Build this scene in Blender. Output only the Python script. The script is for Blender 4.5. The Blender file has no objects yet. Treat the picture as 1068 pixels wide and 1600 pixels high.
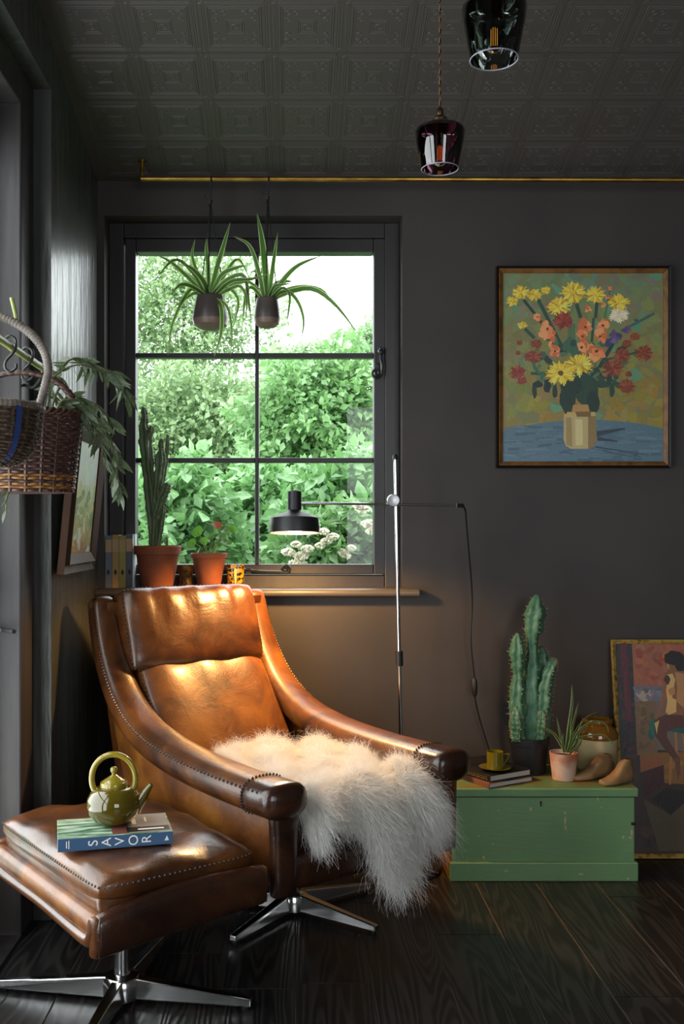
import bpy, math, random
import numpy as np
from mathutils import Vector, Matrix
random.seed(7); rng = np.random.default_rng(11)
S = bpy.context.scene; COL = S.collection
R = math.radians

# ------------------------------------------------------------------ camera
F, CX, CY, CH = 1557.0, 461.0, 825.0, 1.11
cd = bpy.data.cameras.new('camera'); cam = bpy.data.objects.new('camera', cd); COL.objects.link(cam)
cam.location = (0, 0, CH); cam.rotation_euler = (R(90), 0, 0)
cd.sensor_fit = 'VERTICAL'; cd.sensor_height = 36.0; cd.lens = F / 1600 * 36
cd.shift_x = (534 - CX) / 1600; cd.shift_y = (CY - 800) / 1600
cd.clip_start = 0.05
S.camera = cam

# ------------------------------------------------------------------ world, lights, exposure
W = bpy.data.worlds.new('overcast'); S.world = W; W.use_nodes = True
bg = W.node_tree.nodes['Background']
bg.inputs[0].default_value = (0.93, 0.97, 1.0, 1); bg.inputs[1].default_value = 5.0
def portal(name, loc, rot, sx, sy):
    l = bpy.data.lights.new(name, 'AREA'); l.shape = 'RECTANGLE'; l.size = sx; l.size_y = sy
    l.cycles.is_portal = True
    o = bpy.data.objects.new(name, l); COL.objects.link(o); o.location = loc; o.rotation_euler = rot
portal('portal_window', (-0.145, 3.60, 1.45), (R(-90), 0, 0), 0.86, 1.12)
portal('portal_garden_door', (-0.86, 1.75, 1.1), (0, R(-90), 0), 2.2, 1.74)
portal('portal_fill_window', (1.2, -1.66, 1.4), (R(90), 0, 0), 1.6, 1.7)
VS = S.view_settings
VS.view_transform = 'Standard'; VS.look = 'None'; VS.gamma = 1.0; VS.use_curve_mapping = False
VS.exposure = 0.32

# ------------------------------------------------------------------ helpers
def lin(c): return tuple(((v/255)/12.92 if v/255 <= .04045 else ((v/255+.055)/1.055)**2.4) for v in c)
def at(x, y, Y): return Vector(((x-CX)/F*Y, Y, CH-(y-CY)/F*Y))
def onz(x, y, z):
    Y = (CH-z)*F/(y-CY); return Vector(((x-CX)/F*Y, Y, z))

MATS = {}
def mat(name, col=(.5,.5,.5), rough=.5, metal=0.0, spec=.5, noise=None, bump=None, coat=0, emit=None, sss=0, translucent=None, wave=None):
    """col linear; noise=(col2, scale, detail, lo, hi[, stretch]); bump=(scale, strength[, stretch])"""
    if name in MATS: return MATS[name]
    m = bpy.data.materials.new(name); m.use_nodes = True; nt = m.node_tree; N = nt.nodes; L = nt.links
    b = N['Principled BSDF']
    b.inputs['Base Color'].default_value = (*col, 1); b.inputs['Roughness'].default_value = rough
    b.inputs['Metallic'].default_value = metal; b.inputs['Specular IOR Level'].default_value = spec
    b.inputs['Coat Weight'].default_value = coat
    tc = N.new('ShaderNodeTexCoord'); oi = N.new('ShaderNodeObjectInfo')
    def vec(stretch):
        mp = N.new('ShaderNodeMapping'); mp.inputs['Scale'].default_value = stretch or (1,1,1)
        ml = N.new('ShaderNodeMath'); ml.operation = 'MULTIPLY'; ml.inputs[1].default_value = 37.0
        L.new(oi.outputs['Random'], ml.inputs[0])
        ad = N.new('ShaderNodeVectorMath'); ad.operation = 'ADD'
        L.new(tc.outputs['Object'], ad.inputs[0]); L.new(ml.outputs[0], ad.inputs[1])
        L.new(ad.outputs[0], mp.inputs['Vector']); return mp.outputs[0]
    if noise:
        c2, sc, dt, lo, hi = noise[:5]
        n = N.new('ShaderNodeTexNoise'); n.inputs['Scale'].default_value = sc; n.inputs['Detail'].default_value = dt
        L.new(vec(noise[5] if len(noise) > 5 else None), n.inputs['Vector'])
        r = N.new('ShaderNodeValToRGB'); r.color_ramp.elements[0].position = lo; r.color_ramp.elements[1].position = hi
        r.color_ramp.elements[0].color = (*col, 1); r.color_ramp.elements[1].color = (*c2, 1)
        L.new(n.outputs['Fac'], r.inputs[0]); L.new(r.outputs[0], b.inputs['Base Color'])
    if bump:
        n = N.new('ShaderNodeTexNoise'); n.inputs['Scale'].default_value = bump[0]; n.inputs['Detail'].default_value = 5
        L.new(vec(bump[2] if len(bump) > 2 else None), n.inputs['Vector'])
        bp = N.new('ShaderNodeBump'); bp.inputs['Strength'].default_value = bump[1]; bp.inputs['Distance'].default_value = bump[3] if len(bump) > 3 else .01
        L.new(n.outputs['Fac'], bp.inputs['Height']); L.new(bp.outputs[0], b.inputs['Normal'])
    if emit:
        b.inputs['Emission Color'].default_value = (*emit[0], 1); b.inputs['Emission Strength'].default_value = emit[1]
    if translucent:
        t = N.new('ShaderNodeBsdfTranslucent'); t.inputs[0].default_value = (*translucent[0], 1)
        mx = N.new('ShaderNodeMixShader'); mx.inputs[0].default_value = translucent[1]
        L.new(b.outputs[0], mx.inputs[1]); L.new(t.outputs[0], mx.inputs[2]); L.new(mx.outputs[0], N['Material Output'].inputs[0])
    MATS[name] = m; return m
def thin_glass(name, tint, refl=1.0, rough=0.0):
    if name in MATS: return MATS[name]
    m = bpy.data.materials.new(name); m.use_nodes = True; nt = m.node_tree; N = nt.nodes; L = nt.links
    N.remove(N['Principled BSDF'])
    t = N.new('ShaderNodeBsdfTransparent'); t.inputs[0].default_value = (*tint, 1)
    g = N.new('ShaderNodeBsdfGlossy'); g.inputs['Roughness'].default_value = rough
    fr = N.new('ShaderNodeFresnel'); fr.inputs[0].default_value = 1.5
    mu = N.new('ShaderNodeMath'); mu.operation = 'MULTIPLY'; mu.inputs[1].default_value = refl; mu.use_clamp = True
    mx = N.new('ShaderNodeMixShader')
    L.new(fr.outputs[0], mu.inputs[0]); L.new(mu.outputs[0], mx.inputs[0])
    L.new(t.outputs[0], mx.inputs[1]); L.new(g.outputs[0], mx.inputs[2]); L.new(mx.outputs[0], N['Material Output'].inputs[0])
    MATS[name] = m; return m

ORG = {}
def empty(name, loc, label, cat, group=None, rz=0):
    o = bpy.data.objects.new(name, None); COL.objects.link(o); o.location = loc; o.rotation_euler = (0, 0, rz)
    o.empty_display_size = .05
    ORG[o.name] = Vector(loc) if rz == 0 else Vector((0,0,0))   # rotated roots take local coordinates
    return tag(o, label, cat, group)
def tag(o, label=None, cat=None, group=None, kind=None):
    if label: o['label'] = label
    if cat: o['category'] = cat
    if group: o['group'] = group
    if kind: o['kind'] = kind
    return o
def crom(pts, n):
    """Catmull-Rom resample of points to n samples."""
    P = [Vector(p) for p in pts]; P = [2*P[0]-P[1]] + P + [2*P[-1]-P[-2]]
    k = len(P)-3; out = []
    for i in range(n):
        t = i/(n-1)*k; j = min(int(t), k-1); t -= j
        a, b, c, d = P[j:j+4]
        out.append(.5*((2*b)+(c-a)*t+(2*a-5*b+4*c-d)*t*t+(3*b-a-3*c+d)*t**3))
    return out
class MB:
    def __init__(s): s.v = []; s.f = []; s.m = []
    def add(s, vs, fs, mi=0):
        o = len(s.v); s.v += [Vector(p) for p in vs]; s.f += [tuple(i+o for i in f) for f in fs]; s.m += [mi]*len(fs); return s
    def box(s, a, b, mi=0, M=None):
        (x0,y0,z0),(x1,y1,z1) = a, b
        vs = [Vector(p) for p in ((x0,y0,z0),(x1,y0,z0),(x1,y1,z0),(x0,y1,z0),(x0,y0,z1),(x1,y0,z1),(x1,y1,z1),(x0,y1,z1))]
        if M: vs = [M @ p for p in vs]
        return s.add(vs, [(3,2,1,0),(4,5,6,7),(0,1,5,4),(1,2,6,5),(2,3,7,6),(3,0,4,7)], mi)
    def hexa(s, p8, mi=0):
        return s.add(p8, [(3,2,1,0),(4,5,6,7),(0,1,5,4),(1,2,6,5),(2,3,7,6),(3,0,4,7)], mi)
    def rings(s, rings, mi=0, cap=True, loop=False):
        n = len(rings[0]); o = len(s.v)
        for r in rings: s.v += [Vector(p) for p in r]
        k = len(rings)
        for i in range(k if loop else k-1):
            for j in range(n):
                a = o+i*n+j; b = o+i*n+(j+1)%n; c = o+((i+1)%k)*n+(j+1)%n; d = o+((i+1)%k)*n+j
                s.f.append((a,b,c,d)); s.m.append(mi)
        if cap and not loop:
            s.f.append(tuple(o+j for j in range(n-1,-1,-1))); s.m.append(mi)
            s.f.append(tuple(o+(k-1)*n+j for j in range(n))); s.m.append(mi)
        return s
    def lathe(s, prof, c=(0,0,0), n=32, mi=0, M=None, cap=True):
        c = Vector(c); rs = []
        for r, z in prof:
            ring = [Vector((r*math.cos(2*math.pi*j/n), r*math.sin(2*math.pi*j/n), z)) for j in range(n)]
            if M: ring = [M @ p for p in ring]
            rs.append([p+c for p in ring])
        return s.rings(rs, mi, cap)
    def tube(s, pts, r, n=8, mi=0, cap=True, loop=False):
        P = [Vector(p) for p in pts]; k = len(P); rs = []
        up = None
        for i in range(k):
            if loop: t = P[(i+1)%k]-P[i-1]
            else: t = P[min(i+1,k-1)]-P[max(i-1,0)]
            t.normalize()
            if up is None:
                up = Vector((0,0,1)) if abs(t.z) < .9 else Vector((1,0,0))
            a = up - t*up.dot(t)
            a = a.normalized() if a.length > 1e-6 else t.orthogonal().normalized()
            up = a; b = t.cross(a)
            ri = r[i] if isinstance(r, (list, tuple)) else r
            rs.append([P[i]+ri*(math.cos(2*math.pi*j/n)*a+math.sin(2*math.pi*j/n)*b) for j in range(n)])
        return s.rings(rs, mi, cap, loop)
    def sweep(s, P, ax1, ax2, ha, hb, e=2.6, n=20, mi=0, round_ends=True):
        """superellipse sections; ax1/ax2/ha/hb lists"""
        rs = []; k = len(P)
        for i in range(k):
            ring = []
            for j in range(n):
                t = 2*math.pi*j/n; c, sn = math.cos(t), math.sin(t)
                q = (abs(c)**e+abs(sn)**e)**(-1/e)
                ring.append(P[i]+ax1[i]*(ha[i]*c*q)+ax2[i]*(hb[i]*sn*q))
            rs.append(ring)
        if round_ends:
            def endring(ring, c, tan, f, o): return [c+(p-c)*f+tan*o for p in ring]
            t0 = (P[0]-P[1]).normalized(); t1 = (P[-1]-P[-2]).normalized()
            h0 = min(ha[0], hb[0])*.6; h1 = min(ha[-1], hb[-1])*.6
            pre = [endring(rs[0], P[0], t0, math.cos(a), h0*math.sin(a)) for a in (1.45, 1.1, .7, .35)]
            post = [endring(rs[-1], P[-1], t1, math.cos(a), h1*math.sin(a)) for a in (.35, .7, 1.1, 1.45)]
            rs = pre+rs+post
        return s.rings(rs, mi)
    def pillow(s, hx, hy, th, edge, M, nx=18, ny=14, mi=0, fold=None, p=6):
        """boxed cushion: half sizes hx, hy; half thickness th at centre, edge at rim; M places it (local z = out)"""
        def surf(sg):
            g = []
            for j in range(ny+1):
                row = []
                for i in range(nx+1):
                    a = -1+2*i/nx; b = -1+2*j/ny
                    a = math.sin(a*math.pi/2); b = math.sin(b*math.pi/2)
                    k = max(0, (1-abs(a)**p)*(1-abs(b)**p))**.5
                    h = edge+(th-edge)*k
                    if fold and sg > 0: h += fold(a, b)*min(1, k*2)
                    # rounded corners
                    ka = 1-.035*abs(b)**8; kb = 1-.05*abs(a)**8
                    row.append(M @ Vector((a*hx*ka, b*hy*kb, sg*h)))
                g.append(row)
            return g
        T = surf(1); B = surf(-1); o = len(s.v)
        w = nx+1
        s.v += [p for r in T for p in r]; s.v += [p for r in B for p in r]; ob = o+w*(ny+1)
        for j in range(ny):
            for i in range(nx):
                a = o+j*w+i; s.f.append((a, a+1, a+w+1, a+w)); s.m.append(mi)
                a = ob+j*w+i; s.f.append((a+w, a+w+1, a+1, a)); s.m.append(mi)
        per = [(i,0) for i in range(nx)]+[(nx,j) for j in range(ny)]+[(i,ny) for i in range(nx,0,-1)]+[(0,j) for j in range(ny,0,-1)]
        for q in range(len(per)):
            (i,j),(k,l) = per[q], per[(q+1)%len(per)]
            s.f.append((o+j*w+i, ob+j*w+i, ob+l*w+k, o+l*w+k)); s.m.append(mi)
        s.rim = [T[j][i] for (i,j) in per]; s.rim_low = [B[j][i] for (i,j) in per]
        return s
    def beads(s, pts, r, mi=0):
        for p in pts:
            p = Vector(p)
            s.add([p+Vector(d)*r for d in ((1,0,0),(-1,0,0),(0,1,0),(0,-1,0),(0,0,1),(0,0,-1))],
                  [(0,2,4),(2,1,4),(1,3,4),(3,0,4),(2,0,5),(1,2,5),(3,1,5),(0,3,5)], mi)
        return s
    def ribbon(s, pts, widths, side=None, fold=.25, stripes=None, mi=0):
        """leaf blade along pts; stripes: list of (fraction, material) across"""
        P = [Vector(p) for p in pts]; k = len(P)
        cuts = stripes or [(-1,0),(0,0),(1,0)]
        base = len(s.v); w = len(cuts)
        for i in range(k):
            t = (P[min(i+1,k-1)]-P[max(i-1,0)]).normalized()
            sd = (t.cross(Vector((.15,1,.5))) if isinstance(side, str) else Vector(side)) if side is not None else t.cross(Vector((0,0,1)))
            sd = sd-t*sd.dot(t)
            sd = sd.normalized() if sd.length > 1e-5 else t.orthogonal().normalized()
            nn = sd.cross(t)
            for c, _ in cuts: s.v.append(P[i]+sd*(c*widths[i])+nn*(abs(c)*fold*widths[i]))
        for i in range(k-1):
            for j in range(w-1):
                s.f.append((base+i*w+j, base+i*w+j+1, base+(i+1)*w+j+1, base+(i+1)*w+j)); s.m.append(cuts[j][1] if stripes else mi)
        return s
    def build(s, name, mats, parent=None, smooth=40, bevel=0, bseg=2, loc=None, local=False):
        """vertices are world coordinates unless the root is rotated (then local); parts are offset from their root"""
        if not isinstance(mats, (list, tuple)): mats = [mats]
        off = Vector((0,0,0))
        if parent is not None and not local: off = ORG.get(parent.name, Vector((0,0,0)))
        own = Vector(loc) if loc is not None else (Vector((0,0,0)) if parent is not None else s.base())
        me = bpy.data.meshes.new(name)
        me.from_pydata([tuple(p-off-own) if parent is not None else tuple(p-own) for p in s.v], [], s.f)
        for m in mats: me.materials.append(m)
        if len(mats) > 1: me.polygons.foreach_set('material_index', s.m)
        if smooth:
            me.polygons.foreach_set('use_smooth', [True]*len(me.polygons)); me.set_sharp_from_angle(angle=R(smooth))
        me.update()
        o = bpy.data.objects.new(name, me); COL.objects.link(o)
        if parent is not None: o.parent = parent; ORG[o.name] = off+own
        else: ORG[o.name] = own
        o.location = own
        if bevel:
            md = o.modifiers.new('bevel', 'BEVEL'); md.width = bevel; md.segments = bseg; md.limit_method = 'ANGLE'; md.angle_limit = R(35)
        return o
    def base(s):
        a = np.array([tuple(p) for p in s.v]); lo, hi = a.min(0), a.max(0)
        return Vector(((lo[0]+hi[0])/2, (lo[1]+hi[1])/2, lo[2]))
def np_mesh(name, V, Fc, m, parent=None, smooth=False):
    """large numpy mesh of triangles"""
    off = np.array(ORG.get(parent.name, Vector((0,0,0)))) if parent is not None else np.zeros(3)
    V = np.asarray(V, dtype=np.float32)-off; Fc = np.asarray(Fc, dtype=np.int32)
    me = bpy.data.meshes.new(name); me.vertices.add(len(V)); me.vertices.foreach_set('co', V.ravel())
    k = Fc.shape[1]
    me.loops.add(Fc.size); me.loops.foreach_set('vertex_index', Fc.ravel())
    me.polygons.add(len(Fc)); me.polygons.foreach_set('loop_start', np.arange(0, Fc.size, k, dtype=np.int32))
    me.update(calc_edges=True); me.validate()
    for q in (m if isinstance(m, (list, tuple)) else [m]): me.materials.append(q)
    if smooth: me.polygons.foreach_set('use_smooth', np.ones(len(Fc), dtype=bool))
    o = bpy.data.objects.new(name, me); COL.objects.link(o)
    if parent is not None: o.parent = parent
    return o
def shared(name, src, parent, loc, rot=None, scale=None):
    o = bpy.data.objects.new(name, src.data); COL.objects.link(o); o.parent = parent
    o.location = loc
    if rot is not None: o.rotation_euler = rot
    if scale is not None: o.scale = scale
    for md in src.modifiers:
        n = o.modifiers.new(md.name, 'BEVEL'); n.width = md.width; n.segments = md.segments; n.limit_method = 'ANGLE'; n.angle_limit = md.angle_limit
    return o

# ------------------------------------------------------------------ room
WY = 3.48; WX = -0.69; RX = 2.3; BY = -1.6; TH = .25712; CZ = 2.321
def ceil_z(y): return CZ+(WY-y)*TH
m_wall = mat('limewash_charcoal', (.051,.042,.039), .62, noise=((.031,.027,.026), 2.2, 6, .35, .7), bump=(6, .12, None, .01))
m_wall_l = mat('polished_charcoal_plaster', (.045,.048,.044), .31, spec=.55, noise=((.075,.080,.072), 3, 6, .35, .75, (3,3,.6)), bump=(7, .45, (2.5,2.5,.45), .02))
m_trimdark = mat('charcoal_satin_paint', (.028,.026,.028), .42, noise=((.040,.036,.038), 5, 4, .3, .7, (2,2,.3)), bump=(14, .08, (3,3,.4)))
m_door = mat('aubergine_worn_paint', (.025,.021,.023), .5, noise=((.055,.046,.041), 7, 6, .48, .8, (3,3,.25)), bump=(14, .1, (3,3,.4)))
m_ceil = mat('embossed_paper_paint', (.072,.065,.059), .48, bump=(60, .1, None, .002))
m_sill = mat('sill_paint', (.085,.075,.066), .4, noise=((.06,.054,.05), 6, 4, .3, .7))
m_black = mat('black_iron', (.012,.012,.013), .38)
m_brass = mat('tarnished_brass', (.62,.38,.09), .34, metal=1, noise=((.22,.11,.03), 40, 5, .4, .75, (.35,1,1)))
m_chrome = mat('chrome', (.72,.72,.72), .14, metal=1)
m_paneglass = thin_glass('window_glass', (.95,.98,.96), .7)

def structure(name, mb, m, **k): o = mb.build(name, m, **k); o['kind'] = 'structure'; return o
# back wall with window opening
k = 447.4
OX0, OX1 = (163-CX)/k, (628-CX)/k; OZ1 = CH+(CY-337)/k; OZ0 = .893
wb = MB(); T = .30
wb.box((WX-.3, WY, -.1), (OX0, WY+T, 2.5)); wb.box((OX1, WY, -.1), (RX+.2, WY+T, 2.5))
wb.box((OX0, WY, -.1), (OX1, WY+T, OZ0)); wb.box((OX0, WY, OZ1), (OX1, WY+T, 2.5))
wall_back = structure('wall_back', wb, m_wall, smooth=0)
# left wall with garden door opening
DY1 = 2.82; DY0 = .75; DZ = 2.351
wl = MB()
wl.box((WX-.3, DY1, -.1), (WX, WY, 2.9)); wl.box((WX-.3, BY-.2, -.1), (WX, DY0, 3.9)); wl.box((WX-.3, DY0, DZ), (WX, DY1, 3.6))
wall_left = structure('wall_left', wl, m_wall_l, smooth=0)
wr = MB().box((RX, BY-.2, -.1), (RX+.2, WY, 3.9)); structure('wall_right', wr, m_wall, smooth=0)
wf = MB()
wf.box((WX-.3, BY-.2, -.1), (.4, BY, 3.9)); wf.box((2.0, BY-.2, -.1), (RX, BY, 3.9)); wf.box((.4, BY-.2, -.1), (2.0, BY, .55)); wf.box((.4, BY-.2, 2.25), (2.0, BY, 3.9))
structure('wall_front', wf, m_wall, smooth=0)
bb = MB().box((WX, WY-.018, 0), (RX, WY, .11)); structure('baseboard_back', bb, m_trimdark, bevel=.004)
bb = MB().box((WX, DY1, 0), (WX+.016, WY-.02, .11)); structure('baseboard_left', bb, m_trimdark, bevel=.004)
# unseen window added behind the camera, enlarged for fill light
w2 = MB(); x0, x1, z0, z1 = .4, 2.0, .55, 2.25
for a, b in (((x0,z0),(x1,z0+.06)), ((x0,z1-.06),(x1,z1)), ((x0,z0),(x0+.06,z1)), ((x1-.06,z0),(x1,z1)), ((1.17,z0),(1.23,z1)), ((x0,1.38),(x1,1.42))):
    w2.box((a[0], BY-.12, a[1]), (b[0], BY-.06, b[1]))
structure('fill_window', w2, m_trimdark, smooth=0)

# floor: sub-base with a plank for every board
m_gap = mat('joint_dust', (.14,.108,.082), .8)
def plank_mat():
    m = bpy.data.materials.new('black_stained_oak'); m.use_nodes = True; nt = m.node_tree; N = nt.nodes; L = nt.links; b = N['Principled BSDF']
    tc = N.new('ShaderNodeTexCoord'); oi = N.new('ShaderNodeObjectInfo'); ml = N.new('ShaderNodeMath'); ml.operation = 'MULTIPLY'; ml.inputs[1].default_value = 53
    L.new(oi.outputs['Random'], ml.inputs[0]); ad = N.new('ShaderNodeVectorMath'); L.new(tc.outputs['Object'], ad.inputs[0]); L.new(ml.outputs[0], ad.inputs[1])
    mp = N.new('ShaderNodeMapping'); mp.inputs['Scale'].default_value = (1, .09, 1); L.new(ad.outputs[0], mp.inputs[0])
    n0 = N.new('ShaderNodeTexNoise'); n0.inputs['Scale'].default_value = 9; n0.inputs['Detail'].default_value = 2; L.new(mp.outputs[0], n0.inputs['Vector'])
    m2 = N.new('ShaderNodeMath'); m2.operation = 'MULTIPLY'; m2.inputs[1].default_value = 110; L.new(n0.outputs['Fac'], m2.inputs[0])
    sn = N.new('ShaderNodeMath'); sn.operation = 'SINE'; L.new(m2.outputs[0], sn.inputs[0])
    r = N.new('ShaderNodeValToRGB'); r.color_ramp.elements[0].position = .35; r.color_ramp.elements[1].position = .9
    r.color_ramp.elements[0].color = (.010,.009,.009,1); r.color_ramp.elements[1].color = (.027,.024,.023,1)
    mr = N.new('ShaderNodeMapRange'); mr.inputs['From Min'].default_value = -1; L.new(sn.outputs[0], mr.inputs[0])
    L.new(mr.outputs[0], r.inputs[0])
    n1 = N.new('ShaderNodeTexNoise'); n1.inputs['Scale'].default_value = 3.5; n1.inputs['Detail'].default_value = 5; L.new(ad.outputs[0], n1.inputs['Vector'])
    r1 = N.new('ShaderNodeValToRGB'); r1.color_ramp.elements[0].position = .5; r1.color_ramp.elements[1].position = .8
    r1.color_ramp.elements[0].color = (0,0,0,1); r1.color_ramp.elements[1].color = (.5,.5,.5,1); L.new(n1.outputs['Fac'], r1.inputs[0])
    mx = N.new('ShaderNodeMixRGB'); L.new(r1.outputs[0], mx.inputs[0]); L.new(r.outputs[0], mx.inputs[1]); mx.inputs[2].default_value = (.035,.02,.011,1)
    L.new(mx.outputs[0], b.inputs['Base Color']); b.inputs['Roughness'].default_value = .36; b.inputs['Specular IOR Level'].default_value = .45
    bp = N.new('ShaderNodeBump'); bp.inputs['Strength'].default_value = .22; bp.inputs['Distance'].default_value = .003; L.new(mr.outputs[0], bp.inputs['Height']); L.new(bp.outputs[0], b.inputs['Normal'])
    return m
m_plank = plank_mat()
fl = MB().box((WX-.3, BY-.2, -.1), (RX+.2, WY+.02, -.003)); floor = structure('floor', fl, m_gap, smooth=0); ORG[floor.name] = Vector((0,0,0)); 
floor.data.transform(Matrix.Translation(floor.location)); floor.location = (0,0,0)
PW = .188; joints = {0:[2.43], 1:[2.95,1.4], 2:[2.72,1.1], 3:[3.2,1.9], 4:[2.36,.8], 5:[3.0,1.6]}
i0 = int(math.floor((WX-.2)/PW)); i1 = int(math.ceil(RX/PW))
for i in range(i0, i1):
    cuts = [BY]+sorted(joints.get(i, [1.0+((i*37) % 17)/10, 2.2+((i*53) % 11)/10]))+[WY]
    for a, b in zip(cuts[:-1], cuts[1:]):
        xa, xb = i*PW+.0016, (i+1)*PW-.0016
        xb = min(xb, RX)
        if xb-xa < .01: continue
        p = MB().box((xa, a+.0012, -.002), (xb, b-.0012, 0)).build('floor_plank', m_plank, floor, smooth=0, loc=((xa+xb)/2, (a+b)/2, 0), bevel=.0012, bseg=1)

# ceiling: sloping, with embossed tiles over the part in view
def cpt(x, s, h=0):     # s = distance up the slope from the wall, h = drop below the ceiling
    c = 1/math.sqrt(1+TH*TH); sn = TH*c
    return Vector((x, WY-s*c-h*sn, CZ+s*sn-h*c))
ce = MB(); sl = 5.4
ce.hexa([cpt(WX-.3,-.3,0), cpt(RX+.2,-.3,0), cpt(RX+.2,sl,0), cpt(WX-.3,sl,0), cpt(WX-.3,-.3,-.12), cpt(RX+.2,-.3,-.12), cpt(RX+.2,sl,-.12), cpt(WX-.3,sl,-.12)])
ceiling = structure('ceiling', ce, m_ceil, smooth=0)
ceiling.data.transform(Matrix.Translation(ceiling.location)); ceiling.location = (0,0,0); ORG[ceiling.name] = Vector((0,0,0))
TW, TS = .1995, .2035
def tile_mesh():
    b = MB(); w, h = TW/2-.0008, TS/2-.0008
    b.box((-w,-h,0), (w,h,.0012))
    def ridge(pts, rw=.0016, rh=.0022, loop=True):
        rh *= .5
        P = [Vector((p[0],p[1],.0012)) for p in pts]; n = len(P); ring = []
        for i in range(n):
            t = (P[(i+1)%n]-P[i-1]) if loop else (P[min(i+1,n-1)]-P[max(i-1,0)])
            t.normalize(); sd = Vector((-t.y,t.x,0))
            ring.append([P[i]+sd*rw, P[i]+Vector((0,0,rh)), P[i]-sd*rw])
        b.rings(ring, cap=False, loop=loop)
    def rect(q): return [(-q*w,-q*h),(q*w,-q*h),(q*w,q*h),(-q*w,q*h)]
    ridge(rect(.74), .0022, .0030); ridge(rect(.68)); ridge(rect(.25)); ridge(rect(.19))
    def circ(x, y, r, n=10, a0=0, a1=2*math.pi, sp=1.0):
        lp = abs(a1-a0) > 6.2 and sp == 1
        return [(x+r*(sp+(1-sp)*j/n)*math.cos(a0+(a1-a0)*j/n), y+r*(sp+(1-sp)*j/n)*math.sin(a0+(a1-a0)*j/n)) for j in range(n if lp else n+1)], lp
    for sx in (-1,1):
        for sy in (-1,1):
            for (cx, cy, r) in ((.53,.53,.011),(.30,.52,.009),(.53,.28,.009)):
                p, lp = circ(sx*cx*w, sy*cy*h, r, 12, 0, sx*sy*9.0, .25); ridge(p, .0014, .002, False)
            p, lp = circ(sx*.98*w, sy*.98*h, .010, 8, math.pi*(0 if sx<0 else .5)+(0), 0); 
            ridge([(sx*.84*w, sy*.98*h),(sx*.88*w, sy*.88*h),(sx*.98*w, sy*.84*h)], .0016, .002, False)
    p, lp = circ(0,0,.010); ridge(p)
    for q in (.84,.90):
        for sg in (-1,1):
            ridge([(sg*q*w,-.80*h),(sg*q*w,.80*h)], .0014, .0018, False); ridge([(-.80*w,sg*q*h),(.80*w,sg*q*h)], .0014, .0018, False)
    return b
tsrc = None; slope = math.atan(TH)
XC0 = -.067-4*TW
for r in range(6):
    for c in range(12):
        xc = XC0+TW*(c+.5)+.0; 
        if xc-TW/2 < WX-.19 or xc > 1.75: continue
        if xc-TW/2 < WX: continue
        P = cpt(xc, .0217+TS*(r+.5)-.0, 0)
        if tsrc is None:
            tsrc = tile_mesh().build('ceiling_tile', m_ceil, ceiling, smooth=0, local=True); o = tsrc
        else:
            o = shared('ceiling_tile', tsrc, ceiling, (0,0,0))
        o.location = P; o.rotation_euler = (math.pi-slope, 0, 0)

# ------------------------------------------------------------------ window in the back wall
FY = WY+.08; kf = F/FY
def fx(x): return (x-CX)/kf
def fz(y): return CH-(y-CY)/kf
win = bpy.data.objects.new('window_1', None); COL.objects.link(win); win['kind'] = 'structure'; win['label'] = 'charcoal painted casement window with six panes'
win.location = (0,0,0); ORG[win.name] = Vector((0,0,0))
def ring_frame(mb, x0, x1, z0, z1, w, ya, yb, wb_=None):
    wb_ = w if wb_ is None else wb_
    mb.box((x0, ya, z0), (x0+w, yb, z1)); mb.box((x1-w, ya, z0), (x1, yb, z1))
    mb.box((x0+w, ya, z1-w), (x1-w, yb, z1)); mb.box((x0+w, ya, z0), (x1-w, yb, z0+wb_))
fo = MB(); X0, X1, Z0, Z1 = OX0, OX1, OZ0, OZ1
ring_frame(fo, X0, X1, Z0, Z1, fx(193)-X0, FY, FY+.10, fz(899)-Z0); 
fo.build('frame', m_trimdark, win, smooth=0, bevel=.004)
ca = MB(); cx0, cx1, cz0, cz1 = fx(194.5), fx(603), fz(897.5), fz(371)
gx0, gx1, gz0, gz1 = fx(211), fx(584), fz(882), fz(392)
ca.box((cx0, FY+.012, cz0), (gx0, FY+.075, cz1)); ca.box((gx1, FY+.012, cz0), (cx1, FY+.075, cz1))
ca.box((gx0, FY+.012, gz1), (gx1, FY+.075, cz1)); ca.box((gx0, FY+.012, cz0), (gx1, FY+.075, gz0))
casement = ca.build('casement', m_trimdark, win, smooth=0, bevel=.004)
vx = (fx(397.5), fx(404)); hz = ((fz(557), fz(549.5)), (fz(722), fz(714.5)))
mu = MB().box((vx[0], FY+.022, gz0), (vx[1], FY+.065, gz1)); mu.build('glazing_bar', m_trimdark, casement, smooth=0, bevel=.003)
for z0, z1 in hz:
    for xa, xb in ((gx0, vx[0]), (vx[1], gx1)):
        MB().box((xa, FY+.022, z0), (xb, FY+.065, z1)).build('glazing_bar', m_trimdark, casement, smooth=0, bevel=.003)
zs = [gz1, hz[0][1], hz[0][0], hz[1][1], hz[1][0], gz0]
for j in range(3):
    for xa, xb in ((gx0, vx[0]), (vx[1], gx1)):
        MB().add([(xa, FY+.045, zs[2*j+1]), (xb, FY+.045, zs[2*j+1]), (xb, FY+.045, zs[2*j]), (xa, FY+.045, zs[2*j])], [(0,1,2,3)]).build('pane', m_paneglass, casement, smooth=0)
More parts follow.
